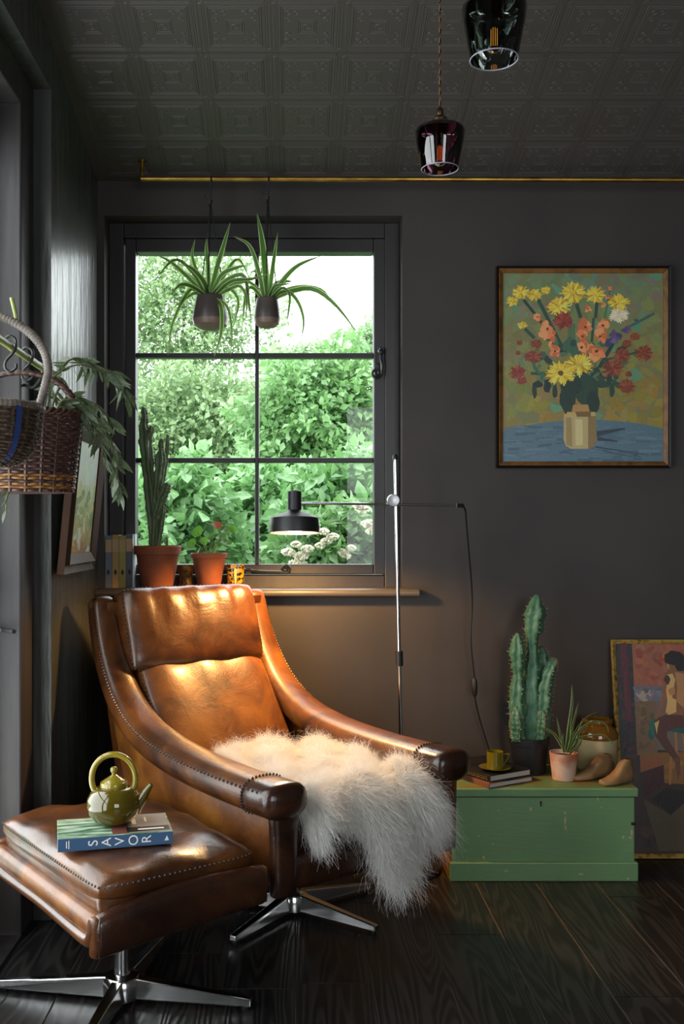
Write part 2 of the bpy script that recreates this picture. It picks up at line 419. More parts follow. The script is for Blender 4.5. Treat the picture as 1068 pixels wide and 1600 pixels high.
# monkey-tail latch and stay
def spiral(c, r0, turns, n, a0, plane='xz', sg=1):
    return [Vector((c[0]+r0*(1-i/n*.85)*math.cos(a0+sg*i/n*turns*2*math.pi), c[1], c[2]+r0*(1-i/n*.85)*math.sin(a0+sg*i/n*turns*2*math.pi))) for i in range(n+1)]
lt = MB(); ly = FY-.014
c = Vector((fx(587), ly, fz(584))); pts = [Vector((fx(594), ly, fz(545))), Vector((fx(594), ly, fz(560))), Vector((fx(596), ly-.006, fz(572)))]+spiral(c, fx(595.5)-fx(587), 1.6, 22, .15, sg=-1)
lt.tube(crom(pts, 60), [.0055*(1-.45*i/59) for i in range(60)], 8)
lt.lathe([(.009,-.004),(.011,0),(.009,.005),(.003,.008)], (fx(594), ly-.004, fz(551)), 14, M=Matrix.Rotation(R(90),3,'X'))
lt.box((fx(589), FY-.008, fz(568)), (fx(599), FY+.013, fz(543)))
lt.build('latch', m_black, casement)
st = MB(); c = Vector((fx(446), ly, fz(888)))
pts = [Vector((fx(380), ly, fz(890))), Vector((fx(410), ly, fz(893))), Vector((fx(436), ly, fz(893.5)))]+spiral(c, fx(453)-fx(446), 1.5, 20, -1.3, sg=1)
st.tube(crom(pts, 56), [.0058*(1-.4*i/55) for i in range(56)], 8)
st.box((fx(384), FY-.016, fz(897)), (fx(392), FY+.012, fz(887))); st.build('stay', m_black, casement)
si = MB(); SF = WY-.06; sx1 = (655-CX)/F*SF; SZ = CH-96/F*SF; sk = .026
prof = [(SF+.01, SZ-sk), (SF+.003, SZ-sk+.004), (SF, SZ-sk/2), (SF+.003, SZ-.004), (SF+.01, SZ), (FY+.002, SZ), (FY+.002, SZ-sk)]
si.rings([[(x, a, b) for a, b in prof] for x in (WX+.002, sx1)]); si.build('window_sill', m_sill, win, smooth=50)

# ------------------------------------------------------------------ garden door in the left wall
dr = bpy.data.objects.new('door_1', None); COL.objects.link(dr); dr['kind'] = 'structure'; dr['label'] = 'glazed garden door with worn aubergine paint'; ORG[dr.name] = Vector((0,0,0))
FXD = -.739; JY = 2.688; HZ = 2.255
fr = MB(); fr.box((FXD-.16, JY, 0), (FXD, DY1, DZ)); fr.box((FXD-.16, DY0, 0), (FXD, DY0+.13, DZ)); fr.box((FXD-.16, DY0+.13, HZ), (FXD, JY, DZ))
fr.build('frame', m_door, dr, smooth=0, bevel=.005)
lf = MB(); lx = FXD-.085
for a, b in ((DY0+.135, DY0+.235), (1.68, 1.76), (JY-.055, JY-.004)): lf.box((lx-.045, a, .02), (lx, b, HZ-.005))
for a, b in ((.02,.22), (.93,.965), (1.60,1.63), (HZ-.10,HZ-.005)):
    lf.box((lx-.04, DY0+.235, a), (lx-.005, 1.68, b)); lf.box((lx-.04, 1.76, a), (lx-.005, JY-.055, b))
lf.build('leaf', m_door, dr, smooth=0, bevel=.003)
for a, b in ((DY0+.235,1.68),(1.76,JY-.055)):
    for z0, z1 in ((.22,.93),(.965,1.60),(1.63,HZ-.10)):
        MB().add([(lx-.02,a,z0),(lx-.02,b,z0),(lx-.02,b,z1),(lx-.02,a,z1)], [(0,1,2,3)]).build('pane', m_paneglass, dr, smooth=0)
hd = MB(); hp = onz  # lever handle near the jamb
p = at(2, 986, 2.62); hd.tube([(lx, 2.655, p.z), (p.x-.02, 2.655, p.z), (p.x-.005, 2.65, p.z), (at(22,980,2.55).x, 2.55, p.z+.006)], .006, 8); hd.build('handle', m_black, dr)
th = MB().box((WX-.3, DY0, -.004), (FXD, DY1, .012)); th.build('threshold', m_door, dr, smooth=0, bevel=.003)

# ------------------------------------------------------------------ armchair
def leather(name, dark, mid, light, rough=.34, fac=.5):
    m = bpy.data.materials.new(name); m.use_nodes = True; nt = m.node_tree; N = nt.nodes; L = nt.links; b = N['Principled BSDF']
    tc = N.new('ShaderNodeTexCoord')
    n = N.new('ShaderNodeTexNoise'); n.inputs['Scale'].default_value = 7; n.inputs['Detail'].default_value = 7; n.inputs['Roughness'].default_value = .6; n.inputs['Distortion'].default_value = .6
    L.new(tc.outputs['Object'], n.inputs['Vector'])
    r = N.new('ShaderNodeValToRGB'); e = r.color_ramp.elements; e[0].position = .30; e[1].position = .72
    e[0].color = (*dark,1); e[1].color = (*light,1); q = e.new(fac); q.color = (*mid,1)
    L.new(n.outputs['Fac'], r.inputs[0]); L.new(r.outputs[0], b.inputs['Base Color'])
    n2 = N.new('ShaderNodeTexNoise'); n2.inputs['Scale'].default_value = 14; n2.inputs['Detail'].default_value = 3; L.new(tc.outputs['Object'], n2.inputs['Vector'])
    mr = N.new('ShaderNodeMapRange'); mr.inputs['To Min'].default_value = rough-.08; mr.inputs['To Max'].default_value = rough+.12; L.new(n2.outputs['Fac'], mr.inputs[0]); L.new(mr.outputs[0], b.inputs['Roughness'])
    v = N.new('ShaderNodeTexVoronoi'); v.inputs['Scale'].default_value = 240; L.new(tc.outputs['Object'], v.inputs['Vector'])
    b1 = N.new('ShaderNodeBump'); b1.inputs['Strength'].default_value = .12; b1.inputs['Distance'].default_value = .002; L.new(v.outputs['Distance'], b1.inputs['Height'])
    n3 = N.new('ShaderNodeTexNoise'); n3.inputs['Scale'].default_value = 11; n3.inputs['Detail'].default_value = 4; n3.inputs['Distortion'].default_value = 1.2; L.new(tc.outputs['Object'], n3.inputs['Vector'])
    b2 = N.new('ShaderNodeBump'); b2.inputs['Strength'].default_value = .14; b2.inputs['Distance'].default_value = .014; L.new(n3.outputs['Fac'], b2.inputs['Height']); L.new(b1.outputs[0], b2.inputs['Normal'])
    L.new(b2.outputs[0], b.inputs['Normal']); b.inputs['Specular IOR Level'].default_value = .55; b.inputs['Coat Weight'].default_value = .22; b.inputs['Coat Roughness'].default_value = .20
    return m
m_lea = leather('cognac_leather', (.038,.0105,.0025), (.140,.042,.0052), (.26,.095,.010), .42)
m_lea2 = leather('worn_brown_leather', (.014,.0052,.0028), (.070,.0220,.0050), (.155,.051,.0095), .31)
m_lead = leather('dark_brown_leather', (.012,.005,.0035), (.034,.012,.006), (.072,.024,.009), .24)
m_nail = mat('dark_nailheads', (.16,.11,.09), .25, metal=.9)
m_stitch = mat('dark_lacing', (.022,.011,.008), .4)
CO = Vector((-.0624, 2.818, 0)); CTH = R(38.16)
ch = empty('armchair', CO, 'cognac leather swivel armchair with sweeping arms and headrest', 'armchair', rz=CTH)
ridge = [(-.462,.892),(-.43,.80),(-.385,.715),(-.315,.635),(-.22,.578),(-.10,.545),(.05,.527),(.22,.519),(.405,.518)]
rp = crom([(v, z, 0) for v, z in ridge], 44)
def arm_frames(u0, hb):
    P = []; A2 = []
    for i, q in enumerate(rp):
        t = (rp[min(i+1,43)]-rp[max(i-1,0)]).normalized()
        nrm = Vector((-t.y, t.x, 0)); nrm = nrm if nrm.y > 0 or nrm.x > 0 else -nrm
        c = q-nrm*hb[i]; f = i/43
        uu = u0*(1+.0*f)
        P.append(Vector((uu, -c.x, c.y))); A2.append(Vector((0, -nrm.x, nrm.y)))
    return P, A2
for sg in (-1, 1):
    ha = [.040+.022*min(1, i/26) for i in range(44)]; hb = [.036+.006*min(1, i/30) for i in range(44)]
    P, A2 = arm_frames(sg*.282, hb)
    a = MB().sweep(P, [Vector((1,0,0))]*44, A2, ha, hb, 2.7, 22).build('armrest', m_lea2 if sg < 0 else m_lea, ch, smooth=60)  # far armrest takes the lighter leather, lamplight put into its colour
    # laced seam along the outer edge and round the front cap
    nb = MB(); pts = []
    for i in range(1, 43):
        for s in (.1, .6):
            j = i+s; k0 = int(j); f = j-k0
            p = P[k0].lerp(P[min(k0+1,43)], f); ax = A2[k0]
            pts.append(p+Vector((sg*ha[k0]*.93,0,0))+ax*hb[k0]*.55)
    nb.beads(pts, .0047); nb.build('nailheads', m_nail, a, smooth=60)
    # dark front cap
    Pc = [P[-4]+Vector((0,-.0,0)), P[-1]+Vector((0,-.012,0))]
    cp = MB().sweep([P[-3], P[-2], P[-1], P[-1]+Vector((0,-.016,0))], [Vector((1,0,0))]*4, [A2[-1]]*4, [ha[-1]*1.02]*4, [hb[-1]*1.03]*4, 2.7, 22)
    cp.build('arm_cap', m_lead, a, smooth=60)
    q = MB(); ring = []
    for j in range(40):
        t = 2*math.pi*j/40; c, sn = math.cos(t), math.sin(t); qq = (abs(c)**2.7+abs(sn)**2.7)**(-1/2.7)
        ring.append(P[-3]+Vector((ha[-1]*1.04*c*qq,0,0))+A2[-1]*(hb[-1]*1.05*sn*qq))
    q.beads(ring, .004).build('lacing', m_stitch, a)
    # outer side shell
    top = [(v, z-.055) for v, z in [(-.455,.87),(-.425,.79),(-.38,.705),(-.31,.625),(-.215,.57),(-.09,.535),(.06,.515),(.22,.505),(.385,.50)]]
    sd = MB(); nT = 20; nZ = 10; tp = crom([(v,z,0) for v,z in top], nT+1); rows = []
    for i in range(nT+1):
        f = i/nT; bot = Vector((-.335+.725*f, .245+.01*math.sin(f*3.14), 0)); col = []
        for j in range(nZ+1):
            g = j/nZ; q = tp[i].lerp(bot, g)
            bulge = .018*math.sin(math.pi*min(1,g*1.0))
            col.append((q.x, q.y, .288+bulge-.03*g))
        rows.append(col)
    for side in (0, 1):
        o = len(sd.v)
        for col in rows:
            for v, z, u in col: sd.v.append(Vector((sg*(u-.032*side), -v, z)))
        w = nZ+1
        for i in range(nT):
            for j in range(nZ):
                f = (o+i*w+j, o+i*w+j+1, o+(i+1)*w+j+1, o+(i+1)*w+j); sd.f.append(f if (sg > 0) ^ (side == 1) else f[::-1]); sd.m.append(0)
    o2 = (nT+1)*(nZ+1); w = nZ+1
    per = [i*w for i in range(nT+1)]+[nT*w+j for j in range(1,nZ+1)]+[i*w+nZ for i in range(nT-1,-1,-1)]+[j for j in range(nZ-1,0,-1)]
    for q in range(len(per)):
        a_, b_ = per[q], per[(q+1)%len(per)]; sd.f.append((a_, b_, b_+o2, a_+o2) if sg < 0 else (b_, a_, a_+o2, b_+o2)); sd.m.append(0)
    sh = sd.build('side_shell', m_lea, ch, smooth=50)
    # piped front post below the arm
    pst = MB(); PP = [Vector((sg*.272, -.402, z)) for z in (.255,.30,.36,.42,.46)]
    pst.sweep(PP, [Vector((1,0,0))]*5, [Vector((0,1,0))]*5, [.034,.035,.036,.038,.042], [.018]*5, 3.2, 18).build('front_post', m_lead if sg < 0 else m_lea2, ch, smooth=60)
# back shell
bs = MB(); prof = [(-.475,.885),(-.490,.80),(-.470,.66),(-.43,.5),(-.385,.36),(-.335,.245)]
pp = crom([(v,z,0) for v,z in prof], 16); rr = []
for q in pp:
    rr.append([Vector((u, -(q.x+d), q.y)) for u, d in ((-.285,0),(-.14,-.012),(0,-.016),(.14,-.012),(.285,0),(.285,.03),(0,.03),(-.285,.03))])
bs.rings(rr).build('back_shell', m_lea2, ch, smooth=50)
# seat pan
sp = MB().sweep([Vector((0, y, .285)) for y in (.33,.1,-.1,-.3,-.372)], [Vector((1,0,0))]*5, [Vector((0,0,1))]*5, [.245]*5, [.052,.05,.05,.05,.046], 6, 28)
sp.build('seat_pan', m_lead, ch, smooth=60)
def cushion(name, M, hx, hy, th, edge, m, parent, fold=None, rim_r=.0046, step=.013, nx=26, ny=20):
    c = MB().pillow(hx, hy, th, edge, M, nx, ny, fold=fold)
    o = c.build(name, m, parent, smooth=60)
    for rim in (c.rim,):
        L_ = rim+[rim[0]]; pts = []; acc = 0
        for a, b in zip(L_[:-1], L_[1:]):
            d = (b-a).length; t = 0
            while acc <= d:
                pts.append(a.lerp(b, acc/d if d else 0)); acc += step
            acc -= d
        MB().beads(pts, rim_r).build('lacing', m_stitch, o)
    return o
def frameM(c, xax, zax):
    x = Vector(xax).normalized(); z = Vector(zax).normalized(); y = z.cross(x)
    return Matrix.Translation(Vector(c)) @ Matrix((x, y, z)).transposed().to_4x4()
cushion('seat_cushion', frameM((0,-.075,.375), (1,0,0), (0,-.06,1)), .228, .292, .068, .038, m_lead, ch)
bd = Vector((0, .405-.19, .70-.385)).normalized()      # up along the reclined back
bn = Vector((1,0,0)).cross(bd); bn = bn if bn.y < 0 else -bn
folds = lambda a, b: .004*math.sin(a*9+b*2.2)*(.4+.6*max(0,b))+.003*math.sin(a*17-b*3)*max(0,-b)
cushion('back_cushion', frameM(Vector((0,.19,.385)).lerp(Vector((0,.405,.70)), .49), (1,0,0), bn), .222, .195, .055, .026, m_lea, ch, fold=folds)
def hf(a, b): return .0055*math.sin(a*15+b*1.5)*max(0, b+.25)+.004*math.sin(a*27+1)*max(0, b)
hd_ = Vector((0, .062, .20)).normalized(); hn = Vector((1,0,0)).cross(hd_); hn = hn if hn.y < 0 else -hn
cushion('headrest', frameM(Vector((-.010,.428,.796))+hn*.006, (1,0,0), hn), .240, .126, .062, .030, m_lea2, ch, fold=hf)
# swivel base
def star_base(root, hub, angles, L, zc, group_m=m_chrome, col_r=.026):
    col = MB().lathe([(.045,.012),(.045,.05),(.038,.06),(col_r,.064),(col_r,zc)], hub, 28); col.build('column', group_m, root, smooth=35)
    for a in angles:
        c, s = math.cos(a), math.sin(a); d = Vector((c,s,0)); n = Vector((-s,c,0)); h = Vector(hub)
        p0 = h+d*.02; p1 = h+d*L
        b = MB().hexa([p0-n*.021+Vector((0,0,.012)), p1-n*.012+Vector((0,0,.010)), p1+n*.012+Vector((0,0,.010)), p0+n*.021+Vector((0,0,.012)),
                   p0-n*.014+Vector((0,0,.060)), p1-n*.009+Vector((0,0,.026)), p1+n*.009+Vector((0,0,.026)), p0+n*.014+Vector((0,0,.060))])
        lg = b.build('leg', group_m, root, smooth=0, bevel=.003)
        MB().lathe([(.010,0),(.011,.003),(.010,.014)], p1-d*.014, 12).build('foot', m_black, lg)
star_base(ch, (.085, .02, 0), [R(a)-CTH for a in (-36,-124,34,166)], .285, .25)

# ------------------------------------------------------------------ sheepskin on the seat
m_skin = mat('hide_backing', (.70,.66,.60), .8)
m_fur = mat('white_curly_wool', (.92,.905,.875), .75, spec=.2, translucent=((.92,.90,.86), .40))
sheep = empty('sheepskin', CO+Vector((0,0,.44)), 'long-haired white sheepskin throw draped over the armchair seat', 'throw', rz=CTH)
def hang(u):
    xs = [-.30,-.25,-.20,-.16,-.10,-.06,-.02,.03,.08,.13,.17,.22,.27,.32]
    hs = [.03,.04,.060,.006,.022,.045,.085,.165,.215,.195,.13,.075,.045,.02]
    return float(np.interp(u, xs, hs))
def back_v(u): return float(np.interp(u, [-.25,-.1,0,.1,.25], [.02,-.12,-.165,-.15,-.04]))
FV = .378; ZT = .452
def skin(s, t):
    """s across 0..1, t 0..1 back to hanging tip -> local point (root at z .44) and normal"""
    u = -.222+.470*s; L1 = FV-back_v(u); L2 = hang(u); Lt = L1+L2; q = t*Lt
    bump = .008*math.sin(u*31+q*17)+.005*math.sin(q*43-u*11)
    rad = .035
    if q < L1-rad: v, z, n = back_v(u)+q, ZT+bump-.03*max(0,abs(u)-.2)/.06, (0,-.15,1)
    elif q < L1+rad:
        a = (q-(L1-rad))/(2*rad)*math.pi/2
        v, z, n = FV-rad+rad*math.sin(a)*1.1, ZT+bump-rad*(1-math.cos(a)), (0,-math.sin(a),math.cos(a))
    else:
        e = q-L1-rad; v, z, n = FV+.006+.06*e, ZT-rad-e+bump, (0,-1,.1)
    # the tail narrows towards its tip
    if q > L1:
        f = (q-L1)/max(.02, .26); u = u+(.065-u)*.28*min(1, f)
    return Vector((u, -v, z-.44)), Vector(n).normalized()
g = MB(); nu, nv = 30, 36
for j in range(nv+1):
    for i in range(nu+1): g.v.append(skin(i/nu, j/nv)[0])
for j in range(nv):
    for i in range(nu): g.f.append((j*(nu+1)+i, j*(nu+1)+i+1, (j+1)*(nu+1)+i+1, (j+1)*(nu+1)+i)); g.m.append(0)
hide = g.build('hide', m_skin, sheep, smooth=80)
def fur(n, lk=1.0, ak=1.0, wd=.00075, turns=7.5):
    NS = 6 if turns > 8 else 5; V = np.zeros((n, NS*2, 3), np.float32)
    base = np.zeros((n,3)); nor = np.zeros((n,3))
    ss = rng.random(n); tt = rng.random(n)
    clump = {}
    for i in range(n):
        p, nn = skin(ss[i], tt[i]); base[i] = p; nor[i] = nn
    # clump direction field
    ph = np.sin(base[:,0]*53+base[:,2]*37)+np.sin(base[:,1]*47-base[:,0]*29)
    ph2 = np.cos(base[:,0]*41-base[:,1]*33+base[:,2]*23)
    ln = (.036+.028*rng.random(n))*(1+.25*ph2)
    hangf = np.clip((-base[:,1]-.30)/.08, 0, 1)
    ln *= lk*(1+.55*hangf)
    d = nor*.62+rng.normal(0,.28,(n,3)); d[:,0] += .30*ph; d[:,1] += -.35+.15*ph2; d[:,2] += .10-.75*hangf
    d[:,0] += np.where(ss > .9, .35, 0)*hangf; d[:,0] = np.where((ss < .16)&(d[:,0] < 0), d[:,0]*.1, d[:,0])
    d /= np.linalg.norm(d, axis=1, keepdims=True)
    sidev = np.cross(d, rng.normal(0,1,(n,3))); sidev /= np.linalg.norm(sidev, axis=1, keepdims=True)
    # face the blade mostly along x so that it shows its width
    ax2 = np.cross(d, sidev); phase = rng.random(n)*6.28; amp = .0035+.0045*rng.random(n)
    for k in range(NS):
        f = k/(NS-1)
        c = base+d*(ln*f)[:,None]
        c[:,2] -= (.016+.022*hangf)*f*f*(1+.3*ph)
        cu = phase+f*turns
        c += sidev*(ak*amp*f*np.cos(cu))[:,None]+ax2*(ak*amp*f*np.sin(cu))[:,None]
        w = wd*(1-.75*f)
        V[:,2*k] = c-sidev*w; V[:,2*k+1] = c+sidev*w
    idx = np.arange(n)[:,None]*NS*2
    F_ = np.concatenate([np.stack([idx[:,0]+2*k, idx[:,0]+2*k+1, idx[:,0]+2*k+3, idx[:,0]+2*k+2], 1) for k in range(NS-1)])
    return V.reshape(-1,3), F_
V, F_ = fur(80000, .85); V2, F2 = fur(34000, 1.12, 1.8, .00062, 11.0)
F_ = np.concatenate([F_, F2+len(V)]); V = np.concatenate([V, V2])
o = np_mesh('wool', V, F_, m_fur, sheep); o['kind'] = 'stuff'

# ------------------------------------------------------------------ ottoman
OT = R(36); A = Vector((-.405, 2.058, 0)); e1 = Vector((math.cos(OT), math.sin(OT), 0)); e2 = Vector((-math.sin(OT), math.cos(OT), 0))
HX, HY = .195, .295
OC = A+e1*HX+e2*HY
ot = empty('ottoman', OC, 'brown leather ottoman with chrome star foot and laced cushion', 'ottoman', rz=OT)
def of(a, b): return .004*math.sin(a*8+b*5)+.003*math.sin(b*13-a*4)
cushion('cushion', frameM((0,0,.352), (1,0,0), (0,0,1)), HX+.002, HY+.002, .045, .010, m_lea2, ot, fold=of, rim_r=.0036, step=.0125)
lowc = MB().pillow(HX-.004, HY-.004, .036, .030, frameM((0,0,.322), (1,0,0), (0,0,1)), 20, 20, p=10); lowc.build('cushion_border', m_lea2, ot, smooth=60)
pan = MB().pillow(HX-.012, HY-.012, .034, .020, frameM((0,0,.282), (1,0,0), (0,0,1)), 20, 20, p=8); pan.build('tray', m_lea, ot, smooth=60)
for sg in (-1, 1):
    PP = []; hb = []
    for i in range(17):
        f = -1+2*i/16; PP.append(Vector((f*(HX+.006), sg*(HY+.008), .291-.010*f*f+.012*(f)))); hb.append(.052-.008*f*f)
    sp_ = MB().sweep(PP, [Vector((0,1,0))]*17, [Vector((0,0,1))]*17, [.020]*17, hb, 3.0, 20)
    s_ = sp_.build('side_panel', m_lead if sg < 0 else m_lea2, ot, smooth=60)
    # piped lip at the ends of the side panel
    for ex in (-1,1):
        z0 = PP[0 if ex < 0 else -1].z
        MB().sweep([Vector((ex*(HX+.012), sg*(HY+.006), z0+q)) for q in (-.036,-.018,0,.018,.036)], [Vector((0,1,0))]*5, [Vector((1,0,0))]*5, [.015]*5, [.010]*5, 2.4, 12).build('piping', m_lea2, s_, smooth=60)
for ex in (-1,1):
    pts = crom([(ex*(HX+.010),-HY-.002,.300),(ex*(HX+.012),-HY+.004,.268),(ex*(HX+.010),-HY+.030,.252),(ex*(HX+.004),-HY*.55,.246),(ex*HX,0,.246),(ex*(HX+.004),HY*.55,.246),(ex*(HX+.010),HY-.030,.252),(ex*(HX+.012),HY-.004,.268),(ex*(HX+.010),HY+.002,.300)], 50)
    MB().tube(pts, .0145, 12).build('lower_roll', m_lea2, ot, smooth=60)
    mid = [Vector((ex*(HX-.002), -HY+.012+2*(HY-.012)*i/14, .283)) for i in range(15)]
    MB().sweep(mid, [Vector((1,0,0))]*15, [Vector((0,0,1))]*15, [.020]*15, [.026]*15, 2.6, 14).build('border_panel', m_lea, ot, smooth=60)
star_base(ot, (-.028, -.062, 0), [R(a)-OT for a in (-9,81,171,-99)], .31, .25, col_r=.0185)

# ------------------------------------------------------------------ things on the ottoman
m_page = mat('book_pages', (.62,.58,.50), .8, bump=(160, .3, (.1,.1,8), .002))
def book(name, label, c, rz, w, d, h, covers, spine_side='-y', group=None, cat='book', hard=.0025, tilt=None):
    """w along local x, d along local y, lying flat, base at c; spine on -y or -x"""
    root = empty(name, c, label, cat, group, rz=rz); ORG[root.name] = Vector((0,0,0))
    if tilt: root.rotation_euler = (tilt[0], tilt[1], rz)
    cv = MB(); cv.box((-w/2,-d/2,0), (w/2,d/2,hard)); cv.box((-w/2,-d/2,h-hard), (w/2,d/2,h), 1)
    if spine_side == '-y': cv.box((-w/2,-d/2,hard), (w/2,-d/2+hard,h-hard), 2); pg = ((-w/2+.004,-d/2+hard,hard), (w/2-.004,d/2-.004,h-hard))
    else: cv.box((-w/2,-d/2,hard), (-w/2+hard,d/2,h-hard), 2); pg = ((-w/2+hard,-d/2+.004,hard), (w/2-.004,d/2-.004,h-hard))
    cv.build('cover', covers, root, smooth=0, bevel=.0006, bseg=1)
    MB().box(*pg).build('pages', m_page, root, smooth=0)
    return root
def text_mesh(ch_, size):
    cu = bpy.data.curves.new('t', 'FONT'); cu.body = ch_; cu.size = size; cu.align_x = 'CENTER'; cu.align_y = 'CENTER'
    o = bpy.data.objects.new('t', cu); COL.objects.link(o); bpy.context.view_layer.update()
    me = bpy.data.meshes.new_from_object(o.evaluated_get(bpy.context.evaluated_depsgraph_get()))
    vs = [v.co.copy() for v in me.vertices]; fs = [tuple(p.vertices) for p in me.polygons]
    bpy.data.objects.remove(o); bpy.data.curves.remove(cu); bpy.data.meshes.remove(me)
    return vs, fs
m_bluecov = mat('slate_blue_cover', lin((52,84,118)), .35)
m_covtop = mat('cover_photo_print', lin((70,110,70)), .35, noise=(lin((190,205,190)), 14, 6, .42, .66, (1,5,1)))
m_white = mat('white_print', (.75,.75,.72), .5)
BT = .399; bl = Vector((-.520,2.183,0)); brz = R(14)
bw, bdp, bh = .252, .145, .030
bc = Vector((bl.x,bl.y,0))+Matrix.Rotation(brz,3,'Z') @ Vector((bw/2, bdp/2, 0)); bc.z = BT
sv = book('cookbook', 'thick blue-spined cookbook titled SAVOR lying on the ottoman', bc, brz, bw, bdp, bh, [m_bluecov, m_covtop, m_bluecov])
lt = MB()
for chx, fx_ in zip('SAVOR', (.305,.42,.535,.655,.77)):
    vs, fs = text_mesh(chx, .030)
    # letters stand turned a quarter to the left along the spine
    MB().add([Vector((-bw/2+bw*fx_-p.y, -bdp/2-.0006, bh/2+p.x*1.0)) for p in vs], fs).build('letter', m_white, sv, smooth=0)
lt.add([(-bw/2+bw*.925, -bdp/2-.0006, bh*.30), (-bw/2+bw*.965, -bdp/2-.0006, bh*.30), (-bw/2+bw*.948, -bdp/2-.0006, bh*.68)], [(0,1,2)])
lt.add([(-bw/2+bw*.07, -bdp/2-.0006, bh*.25), (-bw/2+bw*.078, -bdp/2-.0006, bh*.25), (-bw/2+bw*.078, -bdp/2-.0006, bh*.75), (-bw/2+bw*.07, -bdp/2-.0006, bh*.75)], [(0,1,2,3)])
lt.add([(-bw/2+bw*.09, -bdp/2-.0006, bh*.2), (-bw/2+bw*.098, -bdp/2-.0006, bh*.2), (-bw/2+bw*.098, -bdp/2-.0006, bh*.8), (-bw/2+bw*.09, -bdp/2-.0006, bh*.8)], [(0,1,2,3)])
lt.build('publisher_marks', m_white, sv, smooth=0)['kind'] = 'stuff'
# printed cover panel on the right half: grey photo with brick-red corner
cvp = MB(); z = bh+.0004
def cq(x0,y0,x1,y1,mi,dz=0): cvp.add([(-bw/2+bw*x0,-bdp/2+bdp*y0,z+dz),(-bw/2+bw*x1,-bdp/2+bdp*y0,z+dz),(-bw/2+bw*x1,-bdp/2+bdp*y1,z+dz),(-bw/2+bw*x0,-bdp/2+bdp*y1,z+dz)], [(0,1,2,3)], mi)
cq(.47,.02,.985,.98,0); cq(.47,.02,.62,.55,1,.0003); cq(.60,.06,.98,.30,2,.0004); cq(.70,.14,.93,.20,3,.0006); cq(.66,.45,.70,.85,3,.0006); cq(.78,.55,.80,.8,3,.0006)
cvp.build('cover_print', [mat('grey_print', lin((140,140,138)), .35), mat('brick_print', lin((120,70,60)), .4), mat('dark_print', lin((30,34,34)), .35), m_white], sv, smooth=0)

m_glaze = mat('olive_glaze', lin((92,78,14)), .06, noise=(lin((58,50,12)), 5, 3, .35, .7), coat=.6)
m_glaze2 = mat('olive_glaze_light', lin((128,112,30)), .08, coat=.5)
tz = BT+bh; tc = onz(178, 1286, tz); tc.z = tz
tp = empty('teapot', tc, 'glossy olive green round teapot with hoop handle on the book', 'teapot')
MB().lathe([(.028,.0),(.034,.002),(.048,.011),(.058,.026),(.0625,.042),(.061,.058),(.053,.073),(.042,.082),(.034,.085),(.028,.083)], tc, 40).build('body', m_glaze, tp, smooth=60)
ld = MB().lathe([(.030,.081),(.0315,.084),(.0315,.093),(.030,.096),(.027,.096),(.024,.100),(.014,.106),(.008,.110),(.0045,.113),(.0062,.117),(.0085,.121),(.008,.127),(.005,.130),(.001,.131)], tc, 36).build('lid', m_glaze2, tp, smooth=50)
hoop = [tc+Vector((-.001+.0505*math.cos(a), -.0, .103+.0555*math.sin(a))) for a in [R(-28)+R(236)*i/30 for i in range(31)]]
MB().tube(hoop, .0070, 12).build('handle', m_glaze2, tp, smooth=60)
spt = crom([tc+Vector((.046,0,.036)), tc+Vector((.063,-.002,.056)), tc+Vector((.076,-.003,.076)), tc+Vector((.087,-.004,.090))], 12)
MB().tube(spt, [.019-.0135*(i/11)**.7 for i in range(12)], 16).build('spout', m_glaze, tp, smooth=60)

# ------------------------------------------------------------------ green trunk
m_green = mat('chipped_green_paint', lin((118,154,106)), .42, noise=(lin((104,140,95)), 4, 6, .35, .7), bump=(25, .15, (1,1,6), .004))
m_chip = mat('bare_chips', lin((190,172,136)), .7)
m_topwood = mat('worn_trunk_top', lin((98,128,80)), .5, noise=(lin((128,96,54)), 7, 7, .48, .62), bump=(20,.15))
m_ochre = mat('ochre_paint', lin((146,104,40)), .5, noise=(lin((120,78,28)), 8, 5, .4, .7))
TY0, TY1 = 3.131, 3.458; TX0, TX1 = (703-CX)/F*TY0, (995-CX)/F*TY0; TZ = .2916
tr = empty('trunk', ((TX0+TX1)/2, (TY0+TY1)/2, 0), 'old green painted wooden trunk with keyhole and chipped paint', 'trunk')
MB().box((TX0+.006, TY0+.006, .004), (TX1-.006, TY1-.004, TZ-.030)).build('front_body', m_green, tr, smooth=0, bevel=.003)
MB().box((TX0-.002, TY0-.004, .0), (TX1+.003, TY0+.008, .060)).build('plinth', m_green, tr, smooth=0, bevel=.004)
MB().box((TX1-.008, TY0+.008, .0), (TX1+.003, TY1, .060)).build('plinth', m_green, tr, smooth=0, bevel=.004)
MB().box((TX0-.004, TY0+.008, .0), (TX0+.008, TY1, .060)).build('plinth', m_ochre, tr, smooth=0, bevel=.004)
sp2 = MB().box((TX0+.001, TY0+.010, .062), (TX0+.007, TY1-.004, TZ-.034)); sp2.build('side_panel', m_ochre, tr, smooth=0, bevel=.002)
ring = [Vector((TX0-.006, (TY0+TY1)/2-.02+.026*math.cos(a), .165+.030*math.sin(a))) for a in [i/16*2*math.pi for i in range(16)]]
MB().tube(ring, .004, 6, loop=True).build('side_handle', m_black, tr)
lid = MB().box((TX0-.001, TY0-.001, TZ-.0275), (TX1+.004, TY1, TZ)).build('lid', [m_green], tr, smooth=0, bevel=.004)
MB().box((TX0+.006, TY0+.006, TZ-.001), (TX1-.004, TY1-.006, TZ+.0006)).build('lid_top', m_topwood, lid, smooth=0)
hs = MB()
p = at(845, 1256, TY0); hs.lathe([(.0035,0),(.0035,.003)], p+Vector((0,.005,.004)), 12, M=Matrix.Rotation(R(90),3,'X')); hs.box((p.x-.0016, TY0+.0015, p.z-.009), (p.x+.0016, TY0+.007, p.z+.004))
